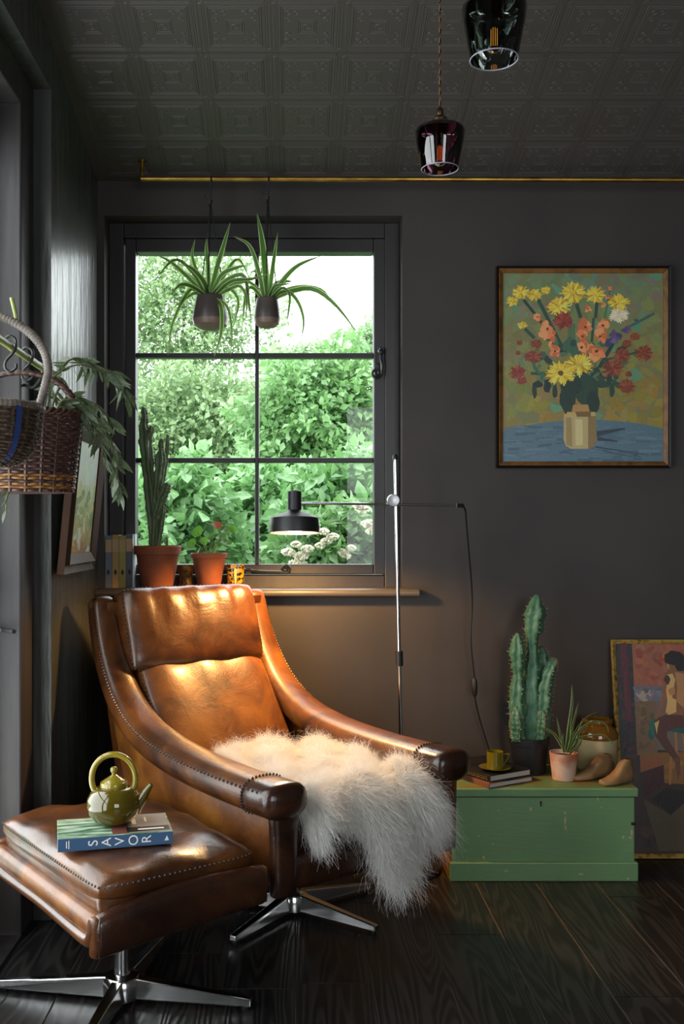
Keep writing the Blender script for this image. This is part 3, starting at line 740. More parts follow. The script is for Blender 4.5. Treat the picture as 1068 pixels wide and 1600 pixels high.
hs.build('keyhole', m_black, tr)
nt_ = MB(); a, b = at(828,1238,TY0), at(870,1240,TY0); nt_.tube(crom([a+Vector((0,.001,0)), Vector(((a.x+b.x)/2, TY0+.001, a.z+.0005)), b+Vector((0,.001,0))], 8), .0022, 6); nt_.build('lid_notch', m_black, tr)
for x, y, w, h in ((829,1265,3,3.5),(883,1283,2,9),(883,1271,2,3),(884,1294,1.5,4),(987,1302,2,6),(985,1310,3,2),(974,1309,2,2.5),(779,1267,1.5,1.5),(1,1,0,0),(934,1247,1,5),(770,1320,1,2),(756,1341,2,3),(728,1345,1.5,2),(790,1360,4,1.5),(906,1365,5,1.2),(940,1262,1.2,1.2),(748,1307,1.2,1.5),(980,1372,3,1.5),(822,1244,1.5,3)):
    if w == 0: continue
    c = at(x, y, TY0); yy = TY0+.0052 if y < 1345 else TY0-.0046
    vs = [Vector((c.x+w/497*math.cos(t)*random.uniform(.6,1.2), yy, c.z+h/497*math.sin(t)*random.uniform(.6,1.2))) for t in [i/9*6.283 for i in range(9)]]
    MB().add(vs, [tuple(range(9))]).build('paint_chip', m_chip, tr, smooth=0)
for x, y in ((707,1287),(990,1288)):
    c = at(x, y, TY0); MB().box((c.x-.008, TY0+.001, c.z-.004), (c.x+.008, TY0+.0065, c.z+.005)).build('corner_scar', m_black, tr, smooth=0, bevel=.002)

# things on the trunk
m_blackcov = mat('black_book_cover', (.012,.012,.013), .35); m_pinkcov = mat('mottled_rose_cover', lin((128,84,70)), .4, noise=(lin((60,36,48)), 20, 3, .4, .6))
m_gold = mat('gold_print', (.5,.34,.12), .4, metal=.6)
def tb(c, rz, z, w, d): 
    q = Vector((c.x,c.y,0))+Matrix.Rotation(rz,3,'Z') @ Vector((w/2,d/2,0)); q.z = z; return q
n0 = onz(764, 1233, TZ); rz = R(30)
b1 = book('art_book', 'rose mottled hardback at the bottom of the stack on the trunk', tb(n0, rz, TZ+.0006, .185, .235), rz, .185, .235, .017, [m_pinkcov]*3, '-x')
n1 = n0+Vector((.004,.010,0)); rz = R(31)
b2 = book('art_book', 'black hardback with gold spine print under the green cup', tb(n1, rz, TZ+.0182, .178, .225), rz, .178, .225, .021, [m_blackcov]*3, '-x')
gp = MB()
for i in range(15):
    y0 = -.10+i*.0115; gp.box((-.178/2-.0004, y0, .006), (-.178/2, y0+.007+.003*((i*7)%2), .0085)); gp.box((-.178/2-.0004, y0+.002, .0125), (-.178/2, y0+.009, .0145))
gp.build('spine_print', m_gold, b2, smooth=0)['kind'] = 'stuff'
cz_ = TZ+.0182+.021
sc = onz(773, 1203, cz_); sc.z = cz_
m_oliv = mat('olive_cup_glaze', lin((112,100,20)), .15, coat=.4)
sau = MB().lathe([(.020,0),(.026,.001),(.040,.006),(.050,.0095),(.0515,.011),(.050,.0115),(.038,.008),(.024,.004),(.001,.004)], sc, 40).build('saucer', m_oliv, smooth=60)
tag(sau, 'olive green saucer on the black book', 'saucer')
cpo = sc+Vector((0,0,.0043)); cup = empty('cup', cpo, 'straight-sided olive green espresso cup with angular handle', 'cup')
MB().lathe([(.024,0),(.0265,.002),(.0268,.05),(.0268,.056),(.0248,.056),(.0245,.006),(.001,.005)], cpo, 36).build('body', m_oliv, cup, smooth=40)
MB().tube([cpo+Vector((.025,0,.047)), cpo+Vector((.046,0,.046)), cpo+Vector((.0445,0,.040)), cpo+Vector((.026,0,.010))], .0028, 8).build('handle', m_oliv, cup)

def cactus_stem(path, rad, ribs, n=48, amp=.22, seed=0):
    """ribbed column; path list of points, rad list"""
    P = crom(path, n); rr = [float(v) for v in np.interp(np.linspace(0,1,n), np.linspace(0,1,len(rad)), rad)]
    b = MB(); ph = random.random()*6; rs = []; m = ribs*6; spines = []
    for i in range(n):
        t = (P[min(i+1,n-1)]-P[max(i-1,0)]).normalized(); a = Vector((1,0,0)); a = (a-t*a.dot(t)).normalized(); c = t.cross(a); ring = []
        r = rr[i]*(1+.07*math.sin(i*.9+ph)+.05*math.sin(i*.37+seed))
        for j in range(m):
            th_ = 2*math.pi*j/m; q = r*(1-amp+amp*2*abs(math.cos(th_*ribs/2+.25*math.sin(i*.3+ph)))**1.4*.9)
            q *= 1+.09*math.sin(i*1.9+ph)*math.cos(th_*ribs)+.05*math.sin(i*.8+j*1.3); p = P[i]+q*(math.cos(th_)*a+math.sin(th_)*c); ring.append(p)
            if j % 6 == 0 and i % 2 == 0 and i > 1: spines.append((p, (p-P[i]).normalized(), t))
        rs.append(ring)
    c0 = P[-1]; t = (P[-1]-P[-2]).normalized(); r = rr[-1]
    for f, o in ((.75,.45),(.35,.75)): rs.append([c0+(p-c0)*f+t*(r*o) for p in rs[n-1]])
    b.rings(rs); return b, spines
def spines_mesh(sp, ln):
    b = MB()
    for p, d, t in sp:
        for k_ in range(3):
            e = (d+t*random.uniform(-.5,.8)+Vector((random.uniform(-.5,.5),random.uniform(-.5,.5),0))).normalized()*ln*random.uniform(.5,1.1)
            s = e.orthogonal().normalized()*.0007
            b.add([p+s, p-s, p+e], [(0,1,2)])
    return b
m_spine = mat('pale_spines', (.45,.38,.25), .6)
m_soil = mat('potting_soil', (.02,.014,.010), .9, bump=(120,.6))
m_cact = mat('blue_green_cactus', lin((70,112,82)), .5, noise=(lin((112,146,116)), 22, 5, .5, .75), bump=(60,.2))
m_cactd = mat('dark_cactus', lin((84,104,70)), .5, noise=(lin((118,126,90)), 22, 5, .5, .75))
m_blackpot = mat('black_plastic_pot', (.016,.016,.020), .42)
PY = 3.285; pb = onz(826, 1207, TZ); PY = pb.y
kk = F/PY
pot = empty('potted_cactus', pb, 'spiny blue-green columnar cactus in a black plastic pot on the trunk', 'cactus')
ph_ = (1207-1150)/kk
MB().lathe([(.052,0),(.054,.003),(.062,ph_*.80),(.066,ph_*.80),(.0685,ph_),(.064,ph_),(.0615,ph_*.82),(.060,ph_*.85),(.001,ph_*.87)], pb, 40).build('pot', m_blackpot, pot, smooth=35)
MB().lathe([(.062,ph_*.84),(.03,ph_*.88),(.001,ph_*.89)], pb, 24).build('soil', m_soil, pot)
def stem(pix, rads, ribs, root, Y, m, ln, amp=.22, dy=0, nm='stem'):
    k_ = F/Y; b, sp = cactus_stem([at(x,y,Y+q) for x,y,q in pix], [r_/k_ for r_ in rads], ribs, amp=amp)
    o = b.build(nm, m, root, smooth=70)
    spines_mesh(sp, ln).build('spines', m_spine, o, smooth=0)['kind'] = 'stuff'
stem([(829,1160,0),(830,1100,0),(832,1040,0),(831,1000,0),(835,965,0),(838,932,.0)], [13,15,14.5,12.5,8,7,12,14,12.5,4.5], 5, pot, PY, m_cact, .011)
stem([(811,1160,-.02),(808,1110,-.025),(808,1072,-.025),(809,1050,-.025),(808,1020,-.025),(808,992,-.025)], [9,11.5,12.5,11,8,6.5,9.5,10.5,9.5,4], 5, pot, PY, m_cact, .010)
stem([(846,1160,-.01),(848,1110,-.02),(852,1070,-.02),(861,1040,-.02),(868,1030,-.02)], [8,11,11,9.5,8.5,5,2.5], 5, pot, PY, m_cact, .010)
stem([(838,1160,.02),(846,1090,.025),(848,1040,.025),(846,1012,.025)], [9,11,11,10,8,4], 5, pot, PY, m_cact, .010)
stem([(820,1160,.02),(820,1090,.025),(821,1040,.02),(822,1020,.02)], [8,10,10,9,8,4], 5, pot, PY, m_cact, .010)
stem([(806,1158,-.04),(806,1130,-.045),(805,1106,-.045)], [6,8,8.5,7,4], 5, pot, PY, m_cact, .008)
stem([(843,1160,-.04),(846,1130,-.045),(847,1112,-.045)], [5,7,7,6,3], 5, pot, PY, m_cact, .008)

# terracotta pots and spider plants
m_terra = mat('terracotta', lin((160,88,54)), .75, noise=(lin((116,62,42)), 9, 6, .4, .7), bump=(40,.1))
m_terra_w = mat('weathered_terracotta', lin((180,104,74)), .8, noise=(lin((214,180,160)), 11, 6, .45, .66), bump=(40,.15))
m_lg = mat('spider_leaf_green', lin((52,92,34)), .45, translucent=(lin((96,150,52)), .35))
m_lc = mat('spider_leaf_cream', lin((198,206,150)), .45, translucent=(lin((210,215,160)), .35))
STR = [(-1,0),(-.55,1),(.0,1),(.55,0),(1,0)]
STR = [(-1,1),(-.70,0),(0,0),(.70,1),(1,1)]
def blade(root, pts, w, side=None, n=14, mats=(m_lg, m_lc), nm='leaf', stripes=STR):
    P = crom(pts, n); L_ = [w*(.55+.45*math.sin(math.pi*min(1, .25+.5*i/(n-1))))*(1-(i/(n-1))**3)+.0003 for i in range(n)]
    MB().ribbon(P, L_, side, .3, stripes).build(nm, list(mats), root, smooth=80)
sp0 = onz(880, 1218, TZ)
pl = empty('potted_spider_plant', sp0, 'small variegated grass-leaved plant in a weathered terracotta pot on the trunk', 'plant')
k_ = F/sp0.y; hp_ = (1218-1175)/k_
MB().lathe([(.034*.95,0),(.036,.002),(.0455,hp_),(.0415,hp_),(.038,hp_*.85),(.001,hp_*.84)], sp0, 32).build('pot', m_terra_w, pl, smooth=40)
MB().lathe([(.040,hp_*.86),(.001,hp_*.90)], sp0, 20).build('soil', m_soil, pl)
def pixblade(root, pix, Y, wpx, side=None, n=14, nm='leaf', wk=.54):
    blade(root, [at(x, y, Y+dy) for x, y, dy in pix], wpx*wk*Y/F, 'view', n, nm=nm)
for pix, w in (([(884,1176,0),(888,1140,0),(893,1100,0),(893,1070,0)],6), ([(885,1176,0),(893,1140,.01),(899,1115,.01),(903,1098,.01)],4), ([(882,1176,0),(868,1150,-.02),(852,1139,-.03),(830,1137,-.04)],4), ([(882,1176,0),(870,1155,0),(862,1146,.0),(845,1140,.0)],4),
    ([(887,1176,0),(898,1145,.02),(915,1122,.03),(934,1112,.04)],4), ([(888,1176,0),(900,1155,.0),(920,1150,-.01),(945,1150,-.02),(962,1170,-.02)],3.5), ([(888,1176,0),(902,1145,-.02),(925,1128,-.03),(945,1132,-.03),(951,1145,-.03)],4),
    ([(880,1176,0),(876,1155,0),(872,1135,0),(869,1120,0)],3.5), ([(889,1176,0),(900,1160,0),(905,1140,0),(910,1125,0)],5), ([(886,1176,-.01),(892,1155,-.02),(893,1140,-.03),(890,1130,-.04)],5), ([(890,1178,0),(904,1165,-.01),(910,1150,-.02)],4), ([(881,1176,-.01),(878,1160,-.02),(880,1145,-.02)],4)):
    pixblade(pl, pix, sp0.y, w, wk=.42)
# stoneware jar
m_stone = mat('cream_stoneware', lin((200,184,142)), .22, coat=.4, noise=(lin((150,132,90)), 6, 4, .4, .7)); m_amber = mat('amber_glaze', lin((128,82,22)), .12, coat=.5, noise=(lin((92,56,16)), 8, 4, .4, .7))
jb = onz(932, 1201, TZ); kj = F/jb.y
def jy(y): return (1201-y)/kj
jar = empty('stoneware_jar', jb, 'two-tone stoneware jar with amber glazed neck and cream body', 'jar')
MB().lathe([(.060,0),(.068,.004),(.0690,jy(1160)),(.0690,jy(1152))], jb, 44, cap=True).build('body', m_stone, jar, smooth=40)
MB().lathe([(.0692,jy(1152)),(.0690,jy(1145)),(.062,jy(1138)),(.050,jy(1134)),(.047,jy(1131)),(.051,jy(1129)),(.052,jy(1124)),(.049,jy(1122)),(.043,jy(1122)),(.041,jy(1135))], jb, 44, cap=False).build('neck', m_amber, jar, smooth=50)
# wooden shoe lasts
m_last = mat('worn_shoe_last_wood', lin((160,124,84)), .5, noise=(lin((92,64,40)), 12, 6, .45, .75), bump=(20,.15))
def last(label, c, rz, L_):
    b = MB(); secs = [(0,.010,.012,.008),(.04,.017,.017,.0),(.14,.026,.019,0),(.28,.031,.022,0),(.42,.029,.030,0),(.54,.024,.044,0),(.66,.021,.060,0),(.78,.0205,.068,0),(.90,.021,.070,0),(.97,.018,.070,0),(1.0,.012,.068,.004)]
    rs = []
    for f, hw, h, z0 in secs:
        ring = []
        for j in range(20):
            t = 2*math.pi*j/20; c_, s_ = math.cos(t), math.sin(t); e = 2.8 if f < .4 else 5.0; q = (abs(c_)**e+abs(s_)**e)**(-1/e)
            hh = h*1.06; zz = (s_*q+1)/2*hh+z0; wd = hw*(1-.35*max(0, zz/max(hh,1e-4)-.45)*(1 if f > .35 else .3))
            ring.append(Vector(((f-.5)*L_+(-.010*f*(zz/.07) if f > .6 else 0), c_*q*wd*L_/.17, zz)))
        rs.append(ring)
    b.rings(rs)
    root = empty('shoe_last', c, label, 'shoe last', 'wooden shoe lasts on the trunk', rz=rz)
    b.build('form', m_last, root, smooth=60)
    MB().lathe([(.008,0),(.008,.001)], (.36*L_, 0, 0.0742), 12).build('peg_hole', m_black, root)
last('wooden shoe last further from the trunk edge, beside the terracotta pot', onz(930, 1221, TZ)+Vector((.000,.040,.0006)), R(24), .165)
last('wooden shoe last nearest the right end of the trunk lid', onz(955, 1225, TZ)+Vector((.016,.002,.0006)), R(27), .135)

# ------------------------------------------------------------------ floor lamp
m_lampblk = mat('matt_black_enamel', (.010,.010,.011), .45); m_lampin = mat('white_enamel_inside', (.8,.78,.72), .5)
lamp = empty('floor_lamp', (.352, 3.24, 0), 'chrome floor lamp with swing arm and matt black shade', 'lamp')
ptop = at(617, 716, 3.2); pbot = Vector((.352, 3.24, 0))
MB().tube([pbot, ptop], .0062, 12).build('pole', m_chrome, lamp, smooth=60)
MB().tube([ptop-Vector((0,0,.004)), ptop+Vector((0,0,.006)), ptop+Vector((0,0,.012))], [.0085,.0085,.005], 12).build('pole_cap', m_black, lamp, smooth=40)
MB().lathe([(.115,0),(.12,.004),(.118,.016),(.02,.022),(.012,.03)], pbot, 36).build('base', m_lampblk, lamp, smooth=40)
cl = pbot.lerp(ptop, .50); 
def polez(z): return pbot.lerp(ptop, z/ptop.z)
zc = at(623, 1029, 3.215).z
MB().tube([polez(zc-.024), polez(zc+.024)], .0122, 14).build('coupling', m_black, lamp, smooth=40)
pv = at(613, 782, 3.19); hL = at(470, 786, 3.145); aR = at(718, 790, 3.235)
MB().tube([hL, aR], .0042, 10).build('arm', m_chrome, lamp, smooth=60)
jn = MB().lathe([(.003,-.020),(.0185,-.018),(.0205,-.012),(.0205,.010),(.016,.014)], pv+Vector((.002,.006,0)), 24, M=Matrix.Rotation(R(-90),3,'X')); jn.build('joint', mat('steel_joint', (.35,.35,.36), .3, metal=1), lamp, smooth=40)
MB().tube([aR-Vector((.012,.005,0)), aR+Vector((.012,.005,0))], .0065, 10).build('arm_cap', m_black, lamp)
# head
LY = 3.14; kl = F/LY; hc = at(460, 833, LY); tilt = Matrix.Rotation(R(-5), 3, 'X')
def lh(y): return (833-y)/kl
hdp = [(.0785/1.0*.99,lh(833)),(.0795,lh(826)),(.0765,lh(812)),(.076,lh(810)),(.060,lh(805)),(.030,lh(800)),(.0225,lh(797)),(.0225,lh(768)),(.020,lh(767)),(.001,lh(767))]
MB().lathe(hdp, hc, 48, M=tilt, cap=False).build('shade', m_lampblk, lamp, smooth=35)
MB().lathe([(.0765,lh(832.8)),(.0775,lh(826)),(.0745,lh(812)),(.058,lh(807)),(.028,lh(802)),(.001,lh(801))], hc, 48, M=tilt, cap=False).build('shade_lining', m_lampin, lamp, smooth=35)
m_bulb = mat('lit_bulb', (1,.8,.5), .4, emit=((1,.62,.26), 16))
MB().lathe([(.012,.048),(.016,.040),(.024,.022),(.025,.012),(.018,.001),(.006,-.004),(.0005,-.0045)], hc, 20, M=tilt).build('bulb', m_bulb, lamp, smooth=60)
ll = bpy.data.lights.new('lamp_light', 'SPOT'); ll.energy = 33; ll.color = (1,.53,.17); ll.shadow_soft_size = .03; ll.spot_size = R(164); ll.spot_blend = .30
lo = bpy.data.objects.new('lamp_light', ll); COL.objects.link(lo); lo.parent = lamp; lo.location = hc+Vector((0,0,-.012))-Vector((.352,3.24,0))
# cord with switch
cpts = [at(718,790,3.235), at(726,796,3.25), at(729,830,3.31), at(737,930,3.40), at(735,1000,3.42), at(741,1062,3.43), at(741,1085,3.43), at(748,1120,3.44), at(763,1170,3.445), at(775,1215,3.448), Vector((.72,3.45,.02))]
MB().tube(crom(cpts, 90), .0030, 8).build('cord', m_black, lamp, smooth=60)
a, b = at(740.5,1060,3.425), at(741,1087,3.425)
MB().sweep([a.lerp(b, f) for f in (0,.15,.5,.85,1)], [Vector((1,0,0))]*5, [Vector((0,1,0))]*5, [.006,.0095,.010,.0095,.006], [.006,.008,.009,.008,.006], 3, 14).build('switch', m_black, lamp, smooth=60)

# ------------------------------------------------------------------ brass rail and hanging planters
RY = 3.36; rz0 = at(220, 279, RY); rz1 = Vector((1.75, RY, at(1068,282,RY).z))
rail = empty('brass_rail', (0, RY, rz0.z), 'tarnished brass hanging rail under the ceiling above the window', 'rail')
MB().tube([rz0, rz1], .0085, 14).build('rod', m_brass, rail, smooth=60)
for x in (rz0.x+.004, 1.6):
    MB().tube([Vector((x, RY, rz0.z)), Vector((x, RY+.004, rz0.z+.03)), Vector((x, RY+.006, ceil_z(RY)+.001))], .006, 10).build('bracket', m_brass, rail)
    MB().lathe([(.016,-.004),(.016,0)], (x, RY+.006, ceil_z(RY)-.002), 14).build('bracket_plate', m_brass, rail)
m_ceram = mat('dark_ribbed_ceramic', lin((74,66,64)), .38, noise=(lin((96,82,78)), 8, 3, .4, .7)); m_ceramb = mat('bare_ceramic_base', lin((120,100,88)), .4)
def hanging(label, xpix, hookx, top, bot, hwpx, botw, leaves):
    k_ = F/RY; c = at(xpix, bot, RY); H = (bot-top)/k_; w = hwpx/k_; wb_ = botw/k_
    root = empty('hanging_planter', at(hookx, 281, RY), label, 'hanging plant', 'hanging planters on the brass rail')
    b = MB(); prof = [(wb_*.25,0),(wb_*.6,H*.04),(wb_*.9,H*.14),(wb_,H*.30),(w*1.0,H*.62),(w*.86,H*.98),(w*.80,H),(w*.76,H*.97),(w*.85,H*.6),(.001,H*.55)]
    b.lathe(prof, c, 48); n = 48
    for i, p in enumerate(b.v):       # carved flutes on the upper body
        ring_i, j = divmod(i, n)
        if ring_i in (4,5): 
            q = p-Vector((c.x,c.y,p.z)); s = 1-.035*(j % 2); b.v[i] = Vector((c.x,c.y,p.z))+q*s
    for i in range(len(b.f)):
        if i < n*3: b.m[i] = 1
    po = b.build('pot', [m_ceram, m_ceramb], root, smooth=30)
    gr = MB()
    for i in range(1,6): gr.lathe([(wb_*(.55+.085*i)+.0006, H*(.03+.035*i)-.001),(wb_*(.55+.085*i)+.0018, H*(.03+.035*i)),(wb_*(.55+.085*i)+.0006, H*(.03+.035*i)+.001)], c, 32, cap=False)
    hk = at(hookx, 282, RY); kn = at(hookx-1, 318 if hwpx > 25 else 312, RY)
    for a in (20, 140, 265):
        e = c+Vector((math.cos(R(a))*w*.88, math.sin(R(a))*w*.88, H*.96))
        MB().tube([kn, e], .0021, 6).build('cord', m_black, root)
    hb = [Vector((hk.x, RY+.0125*math.sin(t), hk.z+.0125*math.cos(t))) for t in [i/14*2*math.pi for i in range(14)]]
    h = MB().tube(hb, .003, 6, loop=True); h.tube([hk+Vector((0,-.011,-.006)), kn], .0026, 6); h.beads([kn, kn+Vector((.002,0,.008)), kn-Vector((.002,0,.008))], .006)
    h.tube(crom([kn, kn+Vector((-.012,-.004,.012)), kn+Vector((-.022,-.004,.03))], 6), .0018, 5)
    h.build('hanger', m_black, root)
    for pix, wd in leaves: pixblade(root, [(x, y, dy) for x, y, dy in pix], RY, wd)
Lp = [([(322,464,0),(300,440,0),(270,412,-.03),(245,398,-.04)],7), ([(322,464,0),(300,425,-.03),(272,406,-.06),(240,440,-.09)],6), ([(324,464,0),(310,430,.02),(300,400,.03),(305,372,.03)],6), ([(326,464,0),(325,420,0),(322,390,0),(323,372,0)],7), ([(328,464,0),(338,420,0),(350,380,.0),(360,346,.0)],8),
    ([(330,464,0),(345,430,-.02),(370,418,-.03),(385,415,-.04)],7), ([(330,464,0),(350,440,-.03),(380,430,-.05),(388,470,-.06),(392,500,-.06)],7), ([(330,464,0),(352,448,-.02),(385,440,-.02),(410,455,-.02)],8), ([(332,464,0),(355,450,-.04),(372,470,-.06),(365,510,-.07)],6), ([(320,464,0),(300,452,-.03),(285,470,-.06),(268,510,-.07),(262,556,-.07)],6),
    ([(322,464,0),(305,458,-.03),(285,470,-.05),(270,482,-.06)],5), ([(332,464,-.03),(345,480,-.06),(345,520,-.07),(334,558,-.07)],7), ([(334,464,-.02),(355,480,-.06),(362,520,-.06),(360,556,-.06)],4.5), ([(324,464,0),(305,440,.03),(285,425,.04),(268,418,.05)],7), ([(326,464,0),(318,440,-.05),(300,420,-.08),(285,412,-.1)],8), ([(332,464,.01),(350,430,.04),(372,405,.06),(392,440,.08)],6), ([(330,464,0),(336,430,.03),(345,405,.04),(352,390,.05)],5),
    ([(326,466,-.02),(300,448,-.07),(282,445,-.1),(268,458,-.12)],7), ([(331,466,-.02),(360,440,-.08),(392,436,-.1),(420,428,-.1)],6), ([(333,466,0),(352,455,-.05),(374,447,-.07),(385,468,-.07),(383,505,-.07)],6)]
hanging('spider plant in the larger fluted pot, left on the brass rail', 328.5, 330, 462, 516, 26, 28.5, Lp)
Lq = [([(416,467,0),(414,420,0),(408,370,0),(401,332,0)],11), ([(420,467,0),(424,430,0),(429,395,0),(434,362,0)],7), ([(412,467,0),(405,430,-.02),(390,385,-.05),(364,369,-.06)],7), ([(423,467,0),(440,440,-.02),(465,415,-.04),(503,399,-.05)],8), ([(425,467,0),(455,455,-.02),(490,452,-.03),(525,478,-.04),(561,524,-.05)],8.5),
    ([(424,467,0),(450,452,.03),(480,448,.04),(505,455,.04),(522,478,.04)],6.5), ([(424,466,0),(446,455,-.04),(464,470,-.06),(474,500,-.06),(470,534,-.06)],6), ([(424,466,0),(440,450,-.05),(452,460,-.06),(450,490,-.06),(447,505,-.06)],4.5), ([(410,467,0),(395,450,-.03),(385,455,-.05),(381,480,-.06),(379,506,-.06)],6), ([(422,467,0),(430,445,.03),(445,440,.04),(458,440,.05)],8), ([(413,467,0),(408,440,.03),(400,425,.05),(390,425,.06)],5), ([(419,467,0),(428,448,-.03),(440,445,-.04),(455,443,-.04)],5)]
hanging('spider plant in the smaller fluted pot, right on the brass rail', 417, 419.5, 466, 513, 19.5, 21, Lq)

# ------------------------------------------------------------------ pendant lamps
m_bronze = mat('aged_bronze', (.10,.06,.035), .4, metal=.9); m_cordg = mat('twisted_gold_flex', (.20,.11,.045), .6)
m_fil = mat('filament', (1,.5,.15), .4, emit=((1,.42,.08), 2.2))
def pendant(label, x, ytop, ybot, hwt, hwb, Y, glass, rim):
    k_ = F/Y; c = at(x, ybot, Y); H = (ybot-ytop)/k_; a, b_ = hwt/k_, hwb/k_
    top = ceil_z(Y); root = empty('pendant_lamp', (c.x, c.y, top), label, 'pendant light', 'coloured glass pendant lamps')
    MB().lathe([(b_,0),(b_*1.06,H*.15),(a*.93,H*.6),(a,H*.86),(a*.985,H*.93),(a*.90,H*.985),(a*.6,H),(.016,H)], c, 48, cap=False).build('glass_shade', glass, root, smooth=60)
    rg = [c+Vector((b_*math.cos(t), b_*math.sin(t), 0)) for t in [i/40*2*math.pi for i in range(40)]]
    MB().tube(rg, .0014, 6, loop=True).build('shade_rim', rim, root, smooth=60)
    z = c.z+H
    MB().lathe([(.016,-.03),(.019,-.004),(.022,-.002),(.022,.010),(.018,.013),(.019,.020),(.012,.027),(.007,.030),(.009,.036),(.008,.044),(.003,.05)], (c.x,c.y,z), 24).build('lamp_holder', m_bronze, root, smooth=40)
    MB().lathe([(.012,-.03),(.013,-.036),(.018,-.052),(.024,-.068),(.021,-.084),(.010,-.095),(.001,-.098)], (c.x,c.y,z), 20, cap=False).build('bulb', thin_glass('bulb_glass', (.95,.9,.8), 1.2), root, smooth=60)
    f = MB()
    for q in (-.006,-.002,.002,.006): f.tube([Vector((c.x+q,c.y,z-.045)), Vector((c.x+q,c.y,z-.083))], .0007, 5)
    f.build('filament', m_fil, root)
    n = 180; L0, L1 = z+.048, top
    for s in (0, 1):
        pts = [Vector((c.x+.0016*math.cos(i*.55+s*math.pi), c.y+.0016*math.sin(i*.55+s*math.pi), L0+(L1-L0)*i/(n-1))) for i in range(n)]
        MB().tube(pts, .0017, 5).build('flex', [m_cordg, m_bronze][s], root, smooth=60)
    MB().lathe([(.004,-.03),(.035,-.022),(.045,-.008),(.045,.006)], (c.x,c.y,top), 28).build('ceiling_rose', m_bronze, root, smooth=40)
m_rim = mat('ground_glass_rim', (.30,.29,.36), .25)
pendant('smoked grey-green glass pendant lamp, larger and nearer at the top', 771.5, 4, 93, 51, 37, 1.92, thin_glass('smoke_glass', (.17,.20,.18), 2.2), m_rim)
pendant('plum coloured glass pendant lamp hanging just above the brass rail', 687, 199, 264, 39, 28.5, 2.50, thin_glass('plum_glass', (.20,.075,.11), 2.2), m_rim)

# ------------------------------------------------------------------ things on the window sill
m_b = [mat('navy_grey_cloth', lin((110,120,132)), .6), mat('tan_cloth', lin((176,142,88)), .6), mat('mustard_cloth', lin((164,152,84)), .6), mat('slate_cloth', lin((96,102,116)), .6)]
m_band = mat('tan_label_band', lin((186,158,116)), .6); m_marb = mat('marbled_paper', lin((200,204,208)), .4, noise=(lin((60,70,84)), 30, 6, .45, .6, (1,1,.3)))
bxs = [163.5, 175, 186, 197, 208]; by0 = 3.50
lab = ['blue-grey cloth book at the wall end of the sill row', 'tan cloth book second from the wall in the sill row', 'mustard cloth book third from the wall in the sill row', 'slate cloth book with marbled cover beside the large terracotta pot']
for i in range(4):
    xa, xb = (bxs[i]-CX)/F*by0, (bxs[i+1]-CX)/F*by0-.0008; h = (920-838+[0,1,0,2][i])/F*by0; d = .085; x = (xa+xb)/2
    rt = empty('upright_book', (x, by0+d/2, SZ), lab[i], 'book', 'books standing on the sill')
    cv = MB(); cv.box((xa, by0, SZ), (xa+.002, by0+d, SZ+h)); cv.box((xb-.002, by0, SZ), (xb, by0+d, SZ+h), 1); cv.box((xa+.002, by0, SZ), (xb-.002, by0+.003, SZ+h))
    cv.build('cover', [m_b[i], m_marb if i == 3 else m_b[i]], rt, smooth=0, bevel=.001)
    MB().box((xa+.0022, by0+.003, SZ+.002), (xb-.0022, by0+d-.003, SZ+h-.003)).build('pages', m_page, rt, smooth=0)
    MB().box((xa+.0004, by0-.0006, SZ+h*.68), (xb-.0004, by0, SZ+h*.92)).build('spine_label', m_band, rt, smooth=0)
    m0 = MB(); cxx, czz = x, SZ+h*.30; m0.add([(cxx-.006,by0-.0007,czz),(cxx,by0-.0007,czz-.012),(cxx+.006,by0-.0007,czz),(cxx,by0-.0007,czz+.012)], [(0,1,2,3)]); m0.build('spine_motif', m_black, rt, smooth=0)
def terracotta(name, label, x, ybase, ytop, hwt, hwb, Y, rimpx, rim_out, cat='plant'):
    k_ = F/Y; c = Vector(((x-CX)/F*Y, Y, SZ)); H = (ybase-ytop)/k_; a, b_ = hwt/k_, hwb/k_; rm = rimpx/k_
    root = empty(name, c, label, cat)
    MB().lathe([(b_*.94,0),(b_,.003),(a*.90-rim_out*.2,H-rm),(a-.001,H-rm+.001),(a,H-.003),(a-.002,H),(a-.007,H),(a*.86,H-rm),(.001,H-rm*.9)], c, 44).build('pot', m_terra, root, smooth=35)
    MB().lathe([(a*.88,H-rm*.8),(.001,H-rm*.5)], c, 24).build('soil', m_soil, root)
    return root, c, H
PYs = 3.49
cp_, cc, ch_h = terracotta('potted_cactus', 'tall dark leggy cactus in the larger terracotta pot on the sill', 246, 920.5, 854, 37, 24.5, PYs, 14, .003, 'cactus')
stem([(241,862,0),(240,830,0),(236,790,0),(232,740,0),(227,690,0),(224,660,0)], [6,7,7.5,7.5,8,8.5,8.5,9,8,5], 5, cp_, PYs, m_cactd, .005, .3)
stem([(224,664,0),(226,652,0),(224,638,0)], [4.5,6,4,4.5,3], 5, cp_, PYs, m_cactd, .005, .3)
stem([(226,690,-.01),(233,680,-.01),(237,668,-.01)], [3,4.5,4.5,3.5], 4, cp_, PYs, m_cactd, .005, .3)
stem([(243,862,-.01),(244,820,-.01),(246,770,-.01),(250,720,-.01),(252,703,-.01)], [5,6,5.5,5.5,6,7.5,6,3.5], 5, cp_, PYs, m_cactd, .005, .3)
stem([(252,704,-.01),(251,694,-.01),(253,687,-.01)], [3,3.5,3,2.5], 4, cp_, PYs, m_cactd, .004, .3)
stem([(247,800,.01),(254,750,.01),(260,710,.01),(262,680,.01)], [3,3.5,3.2,3,2.5,2], 4, cp_, PYs, m_cactd, .005, .3)
stem([(243,810,-.02),(250,785,-.02),(257,768,-.02),(261,758,-.02)], [5,6,6.5,6.5,5.5], 5, cp_, PYs, m_cactd, .005, .3)
